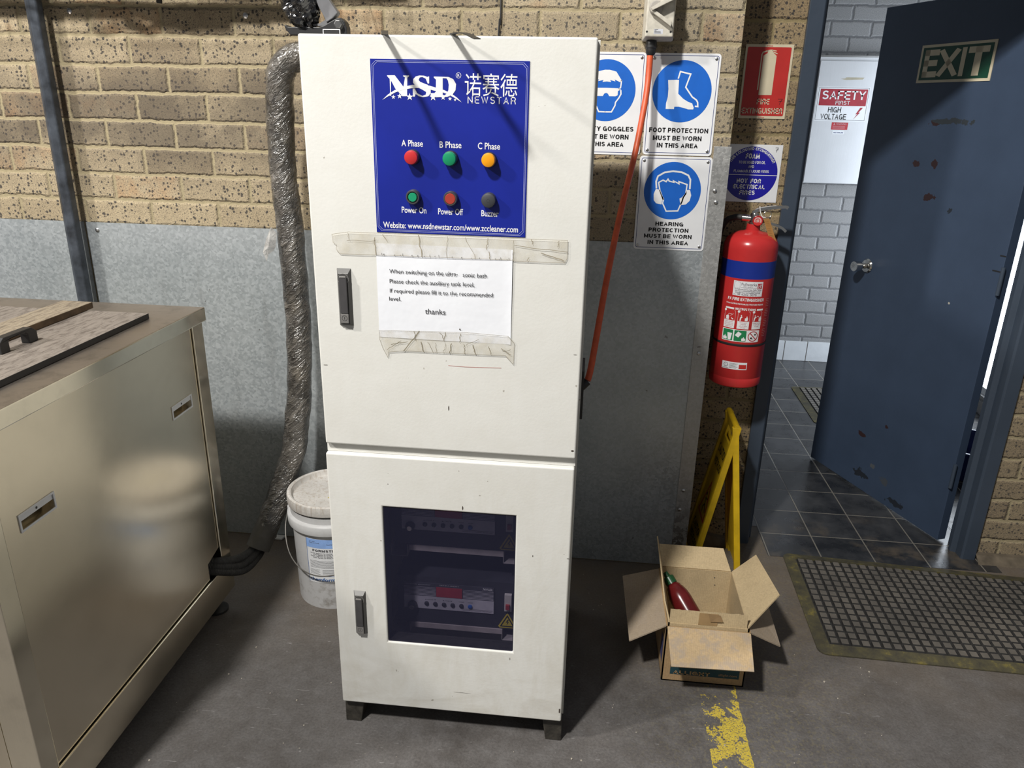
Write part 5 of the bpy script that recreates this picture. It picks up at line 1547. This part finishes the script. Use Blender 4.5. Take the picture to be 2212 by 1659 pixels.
m_bkt = bucket_mat('dirty_white_plastic', (0.58, 0.58, 0.585), (0.22, 0.195, 0.165))
m_lid = grimy('dirty_lid_plastic', (0.60, 0.575, 0.545), (0.36, 0.30, 0.24), (14, 14, 1), 0.5)
m = M(); m.smooth = True
m.lathe(bk_c, [(0.0, 0.004), (0.122, 0.004), (0.1300, 0.0), (0.1310, 0.004), (0.1365, 0.285), (0.1370, 0.290), (0.1500, 0.2925), (0.1510, 0.297), (0.1515, 0.322), (0.1490, 0.326), (0.1405, 0.330), (0.1405, 0.352), (0.0, 0.352)], 64, cap=False)
m.build('bucket_body', m_bkt, bu)
m = M(); m.smooth = True
m.lathe(bk_c, [(0.1430, 0.362), (0.1475, 0.362), (0.1485, 0.366), (0.1485, 0.388), (0.1470, 0.394), (0.1400, 0.3965), (0.1345, 0.394), (0.1315, 0.380), (0.1280, 0.3765), (0.0, 0.3765)], 64, cap=False)
bl = m.build('bucket_lid', m_lid, bu)
LT = Fr(bk_c + Vector((0, 0, 0.3772)), (1, 0, 0), (0, 1, 0), (0, 0, 1))
m = M(); m.text(LT, 'B1', -0.012, 0.015, 0.040, 0.040, 0.0, -0.01); m.text(LT, 'S', -0.002, -0.045, 0.045, 0.040, 0.0, -0.01); m.build('marker_lettering', plain('yellow_marker', (0.50, 0.42, 0.08), 0.6), bl)
for sx in (-1, 1):
    m = M(); m.smooth = True; m.cyl(bk_c + Vector((sx * 0.1505, 0, 0.309)), bk_c + Vector((sx * 0.158, 0, 0.309)), 0.012, 16); m.build('handle_boss', m_bkt, bu)
m = M(); m.smooth = True
P = [bk_c + Vector((-0.158, 0, 0.310))]
for i in range(1, 16):
    a = math.pi * i / 16
    rr = 0.163
    P.append(bk_c + Vector((-rr * math.cos(a), -rr * math.sin(a) * 0.985, 0.310 - 0.160 * math.sin(a) ** 0.75)))
P.append(bk_c + Vector((0.158, 0, 0.310)))
m.tube(spline(P, 4), 0.0022, 8); m.build('wire_handle', plain('dull_wire', (0.20, 0.19, 0.175), 0.4, 0.7), bu)
BC = Cyl(bk_c, 0.1313, 0.02, 0.0194)
m = M(); m.rect(BC, -0.055, 0.105, 0.090, 0.275, 0.0006, 14); bla = tag(m.build('label', m_white, bu), 'white product label with blue edges')
b1, b2 = 0.0010, 0.0014
m = M(); m.rect(BC, -0.0535, 0.240, 0.0885, 0.2735, b1, 12); m.build('blue_print', plain('label_pale_blue', (0.26, 0.42, 0.78), 0.5), bla)
m = M(); m.frame_line(BC, -0.0545, 0.1055, 0.0895, 0.2745, 0.0014, b1, 0.001); m.rect(BC, -0.0535, 0.1310, 0.0885, 0.1322, b1, 10); m.text(BC, 'chemform', -0.0510, 0.1120, 0.0880, 0.0125, b2, 0.02); m.build('blue_lettering', plain('label_blue_ink', (0.04, 0.12, 0.34), 0.5), bla)
m = M()
caps(m, BC, 'FORMSTRIP', -0.0330, 0.2265, 0.0870, 0.0088, b2, 0.24)
m.text(BC, 'UN 1824', -0.0430, 0.2630, 0.0200, 0.0034, b2); m.text(BC, 'Dangerous Goods', -0.0430, 0.2580, 0.0350, 0.0034, b2); m.text(BC, 'Read Safety Directions', 0.0150, 0.2535, 0.0500, 0.0036, b2)
random.seed(3)
for i in range(4):
    m.text(BC, 'Powder degreaser, for cleaning, washing and', -0.040 + 0.008 * (i % 2), 0.2190 - 0.0056 * i, 0.100 - 0.016 * (i % 2), 0.0038, b2, 0.01)
for i in range(7):
    m.rect(BC, -0.045, 0.1900 - 0.0042 * i, 0.075 - 0.01 * (i % 3), 0.1908 - 0.0042 * i, b2, 8)
for i in range(5):
    m.rect(BC, -0.047, 0.1560 - 0.0042 * i, -0.012 - 0.004 * (i % 2), 0.1567 - 0.0042 * i, b2, 3); m.rect(BC, -0.004, 0.1560 - 0.0042 * i, 0.05, 0.1567 - 0.0042 * i, b2, 4)
m.build('small_lettering', plain('label_grey_ink', (0.10, 0.10, 0.11), 0.5), bla)

# ================================================================== BRACKET WITH BAG ON THE CABINET
tb = empty('lamp_bracket', (-0.655, -0.65, 1.742), 'black bracket and grey arm with a black plastic bag, on top of the cabinet', 'bracket')
BF = Fr((0, -0.67, 0), (1, 0, 0), (0, 0, 1), (0, -1, 0))
m = M(); m.prism(BF, [(-0.708, 1.7590), (-0.597, 1.7590), (-0.595, 1.7405), (-0.574, 1.7405), (-0.574, 1.776), (-0.578, 1.788), (-0.587, 1.796), (-0.600, 1.793), (-0.628, 1.779), (-0.640, 1.776), (-0.712, 1.776), (-0.717, 1.781), (-0.720, 1.775)], -0.03, 0.0); m.build('base_bracket', m_black, tb, bevel=0.0015)
m = M(); m.prism(BF, [(-0.606, 1.795), (-0.594, 1.806), (-0.676, 1.920), (-0.705, 1.920), (-0.652, 1.842), (-0.628, 1.800), (-0.622, 1.786)], -0.026, -0.004); m.build('arm', plain('arm_grey', (0.17, 0.17, 0.18), 0.45, 0, 0.2, 20), tb, bevel=0.002)
m = M(); m.prism(BF, [(-0.7085, 1.7765), (-0.6275, 1.7800), (-0.606, 1.7935), (-0.601, 1.7985), (-0.611, 1.8005), (-0.640, 1.7850), (-0.665, 1.7815)], -0.030, -0.012); m.build('stiffener', plain('stiffener_grey', (0.20, 0.20, 0.205), 0.4), tb)
m = M(); m.lathe(BF.p(-0.5905, 1.7815, 0.0), [(0.0115, 0), (0.0115, 0.0015), (0.0095, 0.0015), (0.0095, 0.011), (0.0075, 0.012)], 6, BF.n); m.build('bolt', plain('dark_bolt', (0.20, 0.20, 0.20), 0.3, 0.8), tb)
m = M(); m.smooth = True
NB, NA = 26, 40
V_ = []
for i in range(NB + 1):
    t = i / NB
    cxz = Vector((-0.672 - 0.030 * t, -0.655 - 0.01 * t, 1.774 + 0.140 * t))
    R0 = 0.044 + 0.012 * math.sin(t * 2.6) - 0.018 * (1 - t) ** 3
    for k in range(NA):
        a = math.tau * k / NA
        n = noise.noise(Vector((math.cos(a) * 1.6, math.sin(a) * 1.6, t * 4.0)))
        cr = abs(noise.noise(Vector((math.cos(a) * 4 + 5, math.sin(a) * 4, t * 11))))
        r = R0 + 0.012 * n - 0.022 * cr
        V_.append(cxz + Vector((r * math.cos(a), r * math.sin(a) * 0.8, 0.004 * n)))
m.add(V_, [(i * NA + k, i * NA + (k + 1) % NA, (i + 1) * NA + (k + 1) % NA, (i + 1) * NA + k) for i in range(NB) for k in range(NA)] + [tuple(reversed(range(NA)))])
m.build('plastic_bag', plastic_wrap_mat('black_bag_film', (0.006, 0.006, 0.007), (0.018, 0.018, 0.020), 0.10, 5.5, 0.05), tb)
m = M(); m.box((-0.571, -0.842, 1.742), (-0.534, -0.838, 1.757)); np_ = m.build('nameplate', m_black, tb)
m = M(); m.frame_line(Fr((0, -0.842, 0), (1, 0, 0), (0, 0, 1), (0, -1, 0)), -0.571, 1.7405, -0.534, 1.757, 0.0016, 0.0004, 0.0008); m.build('border_line', m_print, np_)
m = M(); m.box((-0.640, -0.30, 1.655), (-0.598, -0.297, 1.70)); m.build('metal_tab', m_zinc, cab)
cb = empty('shadow_cable_bundle', (-1.35, -0.12, 1.90), 'black cables added out of view to shade the brick wall, one rubber end hanging down near the pipe', 'cable')  # cables and grille added above the view to cast the brick's shadow band
for k, (dy, zz, r, xa, xb) in enumerate(((-0.105, 1.962, 0.021, -2.6, -0.93), (-0.140, 1.990, 0.019, -2.6, -0.98), (-0.098, 2.010, 0.016, -2.6, -0.62), (-0.150, 1.958, 0.013, -1.62, -1.18))):
    m = M(); m.smooth = True
    m.tube(spline([(xa + (xb - xa) * i / 12, dy + 0.010 * noise.noise(Vector((i * 0.9, k * 3.1, 0))), zz + 0.016 * noise.noise(Vector((i * 0.7, k * 5.3, 2)))) for i in range(13)], 5), r, 12)
    m.build('cable', m_rubber, cb)
m = M(); m.smooth = True; m.tube(spline([(-1.30, -0.10, 1.975), (-1.325, -0.085, 1.96), (-1.344, -0.062, 1.93), (-1.352, -0.055, 1.893)], 6), 0.0085, 14); m.build('cable_end', m_rubber, cb)
m = M()
for i in range(44):
    x = -2.4 + i * 0.042
    if x > -0.62:
        break
    m.box((x, -0.185, 1.935), (x + 0.0025, -0.182, 2.10)); 
for z in (1.935, 1.975, 2.015, 2.055, 2.0975):
    m.box((-2.4, -0.1845, z), (-0.62, -0.182, z + 0.0025))
for i in range(0, 44, 4):
    x = -2.4 + i * 0.042
    m.box((x, -0.185, 1.935), (x + 0.0025, 0.0, 1.9375))
m.build('wire_grille', m_black_m, cb)
for x, z, lb in ((-1.686, 1.874, 'pale screw head in the brickwork beside the dark pipe'), (-1.104, 1.866, 'pale screw head in the brickwork left of the black bag')):
    m = M(); m.smooth = True; m.lathe((x, 0.001, z), [(0.009, 0), (0.0085, 0.004), (0.004, 0.007), (0, 0.0075)], 14, (0, -1, 0)); tag(m.build('wall_screw', m_zinc, None, loc=(x, 0, z)), lb, 'screw', 'screws in the brick wall')

# ================================================================== CARDBOARD BOXES
m_card = card_mat('brown_cardboard', (0.40, 0.265, 0.135))
m_card_in = card_mat('bare_cardboard_inside', (0.52, 0.40, 0.235))
m_card_st = card_mat('stained_cardboard', (0.50, 0.365, 0.21), 0.75)
m_card_g = card_mat('grey_cardboard', (0.36, 0.285, 0.205), 0.35)
T_ = 0.004


def open_box(name, x0, x1, y0, y1, z0, z1, label, flaps, mat):
    b = empty(name, ((x0 + x1) / 2, (y0 + y1) / 2, z0), label, 'box', 'nested cardboard boxes')
    m = M()
    m.box((x0, y0, z0), (x1, y1, z0 + T_))
    m.box((x0, y0, z0), (x1, y0 + T_, z1)); m.box((x0, y1 - T_, z0), (x1, y1, z1)); m.box((x0, y0, z0), (x0 + T_, y1, z1)); m.box((x1 - T_, y0, z0), (x1, y1, z1))
    w = m.build('walls', mat, b)
    for lab, q, mt in flaps:
        m = M(); m.slab(q, T_); tag(m.build('flap', mt, b), lab)
    return b, w


ob, obw = open_box('cardboard_box', 0.2875, 0.530, -0.6265, -0.320, 0.0, 0.193, 'outer brown cardboard box with a dark teal band, standing on the concrete floor', [
    ('left flap hanging out', [(0.2875, -0.6200, 0.193), (0.181, -0.648, 0.150), (0.172, -0.322, 0.152), (0.2875, -0.325, 0.193)], m_card_g),
    ('stained front flap hanging down', [(0.290, -0.6265, 0.194), (0.529, -0.6265, 0.194), (0.5275, -0.722, 0.138), (0.2965, -0.730, 0.138)], m_card_st),
    ('right flap drooping to the floor side', [(0.530, -0.33, 0.193), (0.632, -0.345, 0.140), (0.630, -0.590, 0.130), (0.530, -0.622, 0.193)], m_card_g),
    ('back flap', [(0.2875, -0.322, 0.193), (0.300, -0.262, 0.150), (0.515, -0.262, 0.150), (0.530, -0.322, 0.193)], m_card_g)], m_card)
BXF = Fr((0, -0.6265, 0), (1, 0, 0), (0, 0, 1), (0, -1, 0))
m = M(); m.rect(BXF, 0.3115, 0.0260, 0.5140, 0.165, 0.0006); bd_ = tag(m.build('band_print', plain('teal_print', (0.012, 0.050, 0.062), 0.7, 0, 0.2, 40), ob), 'dark teal printed band')
m = M(); caps(m, BXF, 'ALLIGHT', 0.3205, 0.0280, 0.1080, 0.0135, 0.0010, 0.21); m.text(BXF, 'allight.com', 0.4540, 0.0330, 0.0530, 0.0086, 0.0010, 0.0); m.build('lettering', plain('tan_print', (0.36, 0.23, 0.11), 0.7), ob)
m = M(); m.add([Vector(p) for p in ((0.2870, -0.60, 0.045), (0.2870, -0.55, 0.045), (0.2870, -0.55, 0.12), (0.2870, -0.60, 0.13))], [(0, 3, 2, 1)]); m.build('side_print', plain('violet_print', (0.06, 0.06, 0.16), 0.7), ob)
ib, ibw = open_box('cardboard_box', 0.2925, 0.5250, -0.6210, -0.3260, 0.0045, 0.203, 'inner cardboard box with pale flaps nested inside the outer one', [
    ('left flap standing up', [(0.2935, -0.610, 0.203), (0.2935, -0.330, 0.203), (0.2750, -0.295, 0.296), (0.2790, -0.580, 0.250)], m_card_in),
    ('back flap tilted up', [(0.298, -0.327, 0.203), (0.519, -0.327, 0.203), (0.500, -0.262, 0.247), (0.290, -0.262, 0.247)], m_card_in),
    ('right flap folded out', [(0.524, -0.330, 0.203), (0.524, -0.617, 0.203), (0.626, -0.520, 0.2580), (0.6030, -0.290, 0.2480)], m_card_in),
    ], m_card_in)
n = 26
m = M()
P = []
for i in range(n + 1):
    t = i / n
    x = 0.296 + 0.222 * t
    h = 0.245 + 0.002 * noise.noise(Vector((t * 14, 1.7, 0))) + 0.0018 * noise.noise(Vector((t * 47, 4.7, 0)))
    P += [(x, -0.619, 0.200), (x, -0.613, h), (x, -0.609, h - 0.001), (x, -0.614, 0.200)]
m.add(P, [f for i in range(n) for f in [tuple((i * 4 + k, i * 4 + (k + 1) % 4, i * 4 + 4 + (k + 1) % 4, i * 4 + 4 + k)) for k in range(4)]] + [(0, 1, 2, 3), (n * 4 + 3, n * 4 + 2, n * 4 + 1, n * 4)])
tag(m.build('flap', m_card_in, ib), 'torn front flap standing up')
m = M(); m.slab([(0.378, -0.6196, 0.204), (0.432, -0.6196, 0.204), (0.434, -0.6142, 0.241), (0.380, -0.6142, 0.241)], 0.0008); m.build('tape', plain('brown_packing_tape', (0.33, 0.215, 0.105), 0.3), ib)
m = M(); m.slab([(0.412, -0.6215, 0.218), (0.448, -0.6225, 0.222), (0.440, -0.6150, 0.238), (0.405, -0.6145, 0.2405)], 0.0006); m.build('tape', plain('folded_packing_tape', (0.26, 0.165, 0.08), 0.35), ib)
for q in ((0.372, -0.290, 0.2285), (0.470, -0.3301, 0.178), (0.473, -0.3301, 0.150)):
    m = M(); m.lathe(q, [(0.0018, -0.001), (0.0022, 0.0), (0.0, 0.0012)], 8, (0, -0.5, 0.85)); m.build('staple', m_black, ib)

# red bottle leaning in the box
bo = empty('plastic_bottle', (0.425, -0.50, 0.03), 'dark red plastic bottle with a green cap leaning inside the cardboard box', 'bottle')
bA, bB = Vector((0.440, -0.535, 0.055)), Vector((0.311, -0.372, 0.198))
ax = (bB - bA).normalized()
LB = (bB - bA).length
m = M(); m.smooth = True
m.lathe(bA, [(0.0, 0.0), (0.030, 0.0), (0.034, 0.004), (0.0345, LB * 0.66), (0.0330, LB * 0.73), (0.0280, LB * 0.80), (0.0245, LB * 0.825), (0.0240, LB * 0.845), (0.0190, LB * 0.872), (0.0165, LB * 0.88), (0.0165, LB * 0.90)], 36, ax)
m.build('bottle_body', plain('dark_red_sauce', (0.105, 0.008, 0.009), 0.22, 0, 0.2, 30), bo)
m = M(); m.smooth = False; m.lathe(bA, [(0.0185, LB * 0.885), (0.0185, LB * 0.975), (0.0165, LB * 0.985), (0.0100, LB * 0.99), (0.0075, LB * 1.05), (0.0, LB * 1.06)], 26, ax); m.build('cap', plain('dark_green_cap', (0.010, 0.070, 0.022), 0.35), bo)

# ================================================================== WET FLOOR SIGN
wf = empty('wet_floor_sign', (0.525, 0.06, 0.0), 'yellow folding wet floor sign standing beside the door frame', 'sign')
m_yel = plain('grubby_yellow_plastic', (0.62, 0.40, 0.012), 0.42, 0, 0.16, 18)
AP = Vector((0.546, 0.060, 0.588))
for foot, out, txt in ((Vector((0.436, 0.060, 0.0)), -1, True), (Vector((0.617, 0.060, 0.0)), 1, False)):
    ey = (AP - foot)
    S_ = ey.length
    ey.normalize()
    ex_ = Vector((0, -1, 0)) if out < 0 else Vector((0, 1, 0))
    fr = Fr(foot, ex_, ey, ex_.cross(ey))
    w = 0.108
    m = M()
    plate(m, fr, [(-w, 0.035), (-w * 0.92, 0.0), (-w * 0.70, 0.0), (-w * 0.62, 0.035), (w * 0.62, 0.035), (w * 0.70, 0.0), (w * 0.92, 0.0), (w, 0.035), (w * 0.80, S_ - 0.012), (w * 0.70, S_), (-w * 0.70, S_), (-w * 0.80, S_ - 0.012)], [[(-w * 0.42, S_ - 0.085), (w * 0.42, S_ - 0.085), (w * 0.38, S_ - 0.040), (-w * 0.38, S_ - 0.040)]], -0.010, -0.002)
    pn = m.build('panel', m_yel, wf)
    for sx in (-1, 1):
        m = M(); m.prism(fr, [(sx * w, 0.0), (sx * w * 0.80, S_), (sx * (w * 0.80 - 0.016), S_), (sx * (w - 0.018), 0.0)], -0.016, 0.006); m.build('rail', m_yel, wf, bevel=0.0025)
    m = M()
    for t, v, h, wd_ in (('CAUTION', S_ - 0.155, 0.036, 0.125), ('WET FLOOR', S_ - 0.205, 0.030, 0.130), ('CUIDADO', 0.165, 0.030, 0.130), ('PISO MOJADO', 0.120, 0.026, 0.140)) if txt else ():
        if v > 0.3:
            caps(m, fr, t, 0, v, wd_, h, -0.0014, 0.2, align='C')
    if txt:
        caps(m, fr, 'CAUTION', 0, 0.125, 0.135, 0.032, -0.0014, 0.2, align='C')
        caps(m, fr, 'WET FLOOR', 0, 0.080, 0.145, 0.028, -0.0014, 0.2, align='C')
        m.build('lettering', m_ink, pn)
        m = M()
        tr = [(-0.066, 0.190), (0.066, 0.190), (0.0, 0.345)]
        tr2 = [(-0.052, 0.199), (0.052, 0.199), (0.0, 0.324)]
        m.poly(fr, tr, -0.0014, [tr2])
        m.build('warning_logo', m_red, pn)
        m = M(); m.disc(fr, -0.010, 0.282, 0.008, -0.0014, 14); m.stroke(fr, [(-0.012, 0.270), (0.002, 0.245), (0.020, 0.230), (0.034, 0.222)], 0.008, -0.0014); m.stroke(fr, [(0.002, 0.245), (-0.014, 0.225), (-0.006, 0.206)], 0.007, -0.0014); m.stroke(fr, [(-0.010, 0.266), (0.014, 0.268), (0.022, 0.280)], 0.005, -0.0014); m.build('pictogram_logo', m_ink, pn)
m = M(); m.smooth = True; m.cyl((0.546, -0.026, 0.586), (0.546, 0.146, 0.586), 0.011, 14); m.build('hinge', m_yel, wf)

# ================================================================== RUBBER MATS
def rubber_mat(name, corners, nx, ny, bw, label, group):
    """corners: far left, far right, near right, near left on the floor"""
    FL, FRt, NR, NL = [Vector((x, y, 0.0)) for x, y in corners]
    at = lambda u, v, z: (NL * (1 - u) * (1 - v) + NR * u * (1 - v) + FRt * u * v + FL * (1 - u) * v) + Vector((0, 0, z))
    W, H = (NR - NL).length, (FL - NL).length
    b = empty('rubber_mat', at(0.5, 0.5, 0.0015), label, 'mat', group)
    bu_, bv_ = bw / W, bw / H
    m = M()
    rc = 0.22
    ru, rv = 0.030 / W, 0.030 / H
    outer = []
    for cu, cv, a in ((1 - ru, rv, -90), (1 - ru, 1 - rv, 0), (ru, 1 - rv, 90), (ru, rv, 180)):
        for i in range(6):
            t = math.radians(a + 18 * i)
            outer.append((cu + ru * math.cos(t), cv + rv * math.sin(t)))
    inner = []
    for (u, v) in outer:
        inner.append((min(max(u, bu_), 1 - bu_), min(max(v, bv_), 1 - bv_)))
    n = len(outer)
    z0, z1 = 0.002, 0.0140
    Pn = [at(u, v, z0 - 0.0005) for u, v in outer] + [at(u, v, z0 + 0.003) for u, v in outer] + [at(u, v, z1) for u, v in inner] + [at(u, v, z1 - 0.0065) for u, v in inner]
    Fn = [(k * n + i, k * n + (i + 1) % n, (k + 1) * n + (i + 1) % n, (k + 1) * n + i) for k in range(3) for i in range(n)]
    m.add(Pn, Fn)
    m.cur = 1
    m.add(Pn[3 * n:], [tuple(range(n))])
    m.build('border', [m_mat_edge, m_rubber], b)
    m = M()
    u0, u1, v0, v1 = bu_ * 1.08, 1 - bu_ * 1.08, bv_ * 1.08, 1 - bv_ * 1.08
    g_ = 0.0062
    for j in range(ny):
        for i in range(nx):
            a0, a1 = u0 + (u1 - u0) * i / nx + g_ / W * 0.5, u0 + (u1 - u0) * (i + 1) / nx - g_ / W * 0.5
            c0, c1 = v0 + (v1 - v0) * j / ny + g_ / H * 0.5, v0 + (v1 - v0) * (j + 1) / ny - g_ / H * 0.5
            k = 0.0022
            tilt = 0.0018
            q = [at(a0, c0, z1 - 0.0065), at(a1, c0, z1 - 0.0065), at(a1, c1, z1 - 0.0065), at(a0, c1, z1 - 0.0065)]
            q2 = [at(a0 + k / W, c0 + k / H, z1 + 0.0005), at(a1 - k / W, c0 + k / H, z1 + 0.0005), at(a1 - k / W, c1 - k / H, z1 + 0.0005 + tilt), at(a0 + k / W, c1 - k / H, z1 + 0.0005 + tilt)]
            m.cur = 1  # darker rubber on the pad sides paints in the shade of the slots
            m.add(q + q2, [(0, 1, 5, 4), (1, 2, 6, 5), (2, 3, 7, 6), (3, 0, 4, 7)])
            m.cur = 0
            m.add(q2, [(0, 1, 2, 3)])
    m.build('tread_pattern', [m_mat_pad, m_rubber], b)
    return b


def mat_edge():
    g = G('worn_yellow_mat_edge')
    n = g.noise(20.0, 6, 0.7)
    c = g.ramp(n, [(0.34, (0.040, 0.036, 0.026)), (0.55, (0.075, 0.066, 0.033)), (0.80, (0.25, 0.20, 0.035))])
    g.bump(g.noise(90.0, 3), 0.0006)
    return g.fin(c, 0.7)


def mat_pad():
    g = G('dusty_black_rubber')
    n = g.noise(8.0, 6, 0.66)
    c = g.ramp(n, [(0.3, (0.075, 0.068, 0.060)), (0.7, (0.140, 0.125, 0.106))])
    c = g.mix(g.math('MULTIPLY', g.math('GREATER_THAN', g.noise(60.0, 5, 0.7), 0.66), 0.35), c, (0.18, 0.13, 0.085))
    g.bump(g.noise(120.0, 3), 0.0005)
    return g.fin(c, 0.72)


m_mat_edge, m_mat_pad = mat_edge(), mat_pad()
rubber_mat('near', ((0.814, 0.140), (1.720, 0.088), (1.740, -0.470), (0.798, -0.447)), 26, 15, 0.040, 'worn black rubber mat with yellowed edges on the workshop floor in front of the doorway', 'rubber mats')
rubber_mat('far', ((1.311, 2.130), (2.15, 2.150), (2.15, 1.540), (1.301, 1.524)), 22, 15, 0.040, 'black rubber mat with yellow edge on the dark tiles beyond the open door', 'rubber mats')

# ================================================================== SWITCHBOARD BEYOND THE DOOR
WF = Fr((0, 2.70, 0), (1, 0, 0), (0, 0, 1), (0, -1, 0))
sb = empty('electrical_switchboard', (1.58, 2.70, 1.18), 'pale metal switchboard cabinet on the grey wall seen through the doorway', 'switchboard')
m = M(); m.box((1.335, 1.205, 0.0), (1.860, 1.952, 0.048), WF); m.build('body', m_inox, sb, bevel=0.002)
m = M(); m.box((1.338, 1.208, 0.050), (1.857, 1.925, 0.056), WF); m.build('front_door', m_inox, sb, bevel=0.0015)
m = M(); m.box((1.330, 1.945, 0.0), (1.865, 1.955, 0.060), WF); m.build('drip_edge', m_zinc, sb)
d = 0.0565
m = M(); m.rect(WF, 1.346, 1.580, 1.655, 1.780, d); sp_ = tag(m.build('safety_label', m_white, sb), 'white and red high voltage label')
d2, d3 = d + 0.0005, d + 0.001
m = M(); m.frame_line(WF, 1.352, 1.586, 1.649, 1.774, 0.0015, d2, 0.001); caps(m, WF, 'HIGH', 1.4230, 1.6300, 0.0780, 0.0320, d2, 0.15); caps(m, WF, 'VOLTAGE', 1.3830, 1.5900, 0.1540, 0.0320, d2, 0.15); m.build('lettering', m_ink, sp_)
m = M(); m.rect(WF, 1.3620, 1.6700, 1.6420, 1.7660, d2); m.poly(WF, [(1.6130, 1.6610), (1.5900, 1.6210), (1.6010, 1.6240), (1.5800, 1.5910), (1.6160, 1.6330), (1.6050, 1.6310), (1.6290, 1.6610)], d2); m.build('red_print', plain('faded_label_red', (0.36, 0.030, 0.045), 0.4), sp_)
m = M(); caps(m, WF, 'SAFETY', 1.3760, 1.7060, 0.2560, 0.0500, d3, 0.16); caps(m, WF, 'FIRST', 1.4600, 1.6760, 0.0860, 0.0220, d3, 0.14); m.build('white_lettering', m_print, sp_)
m = M(); m.rect(WF, 1.4580, 1.5300, 1.5560, 1.5730, d); wl = tag(m.build('warning_label', m_dark_red, sb), 'small red warning label')
m = M(); m.text(WF, '▲ WARNING', 1.4680, 1.5590, 0.0780, 0.0100, d2, 0.01)
for i in range(3):
    m.rect(WF, 1.466, 1.550 - 0.006 * i, 1.540, 1.5518 - 0.006 * i, d2)
m.build('lettering', plain('pale_red_print', (0.55, 0.30, 0.32), 0.5), wl)
m = M(); m.rect(WF, 1.4700, 1.5040, 1.5400, 1.5260, d); vl = tag(m.build('small_label', m_white, sb), 'small white label')
m = M(); m.text(WF, '415 VOLTS', 1.4760, 1.5090, 0.0580, 0.0080, d2, 0.02); m.build('lettering', m_navy_ink, vl)
m = M(); m.poly(WF, [(1.5000, 1.8180), (1.6000, 1.8220), (1.6080, 1.8330), (1.5020, 1.8330), (1.4960, 1.8260), (1.4700, 1.8240)], d); m.build('tape_print', plain('tape_residue', (0.40, 0.36, 0.26), 0.6), sb)

# ================================================================== CRUMBS AND CHIPS ON THE FLOOR
random.seed(11)
m = M()
for i in range(150):
    x, y = random.uniform(-1.15, 1.0), random.uniform(-1.35, -0.1)
    if -0.62 < x < 0.02 and y > -0.95 or 0.15 < x < 0.66 and y > -0.74 or x < -0.68 and y > -0.45:
        continue
    r = random.choice((0.0012, 0.0016, 0.002, 0.0032))
    a0 = random.uniform(0, 6)
    P = [(x + r * (0.6 + 0.5 * random.random()) * math.cos(a0 + math.tau * k / 5), y + r * (0.6 + 0.5 * random.random()) * math.sin(a0 + math.tau * k / 5)) for k in range(5)]
    m.prism(XYZ, P, 0.0, r * 0.7)
tag(m.build('floor_debris', plain('pale_crumbs', (0.42, 0.38, 0.32), 0.8, 0, 0.5, 40)), 'pale crumbs and chips scattered on the workshop floor', 'debris', None, 'stuff')
m = M(); m.slab([(-1.215, -0.030, 0.003), (-1.135, -0.034, 0.003), (-1.128, -0.008, 0.003), (-1.215, -0.006, 0.003)], 0.006); tag(m.build('paper_scrap', m_print, None, loc=(-1.17, -0.02, 0.002)), 'small white scrap lying against the wall behind the tank', 'scrap')
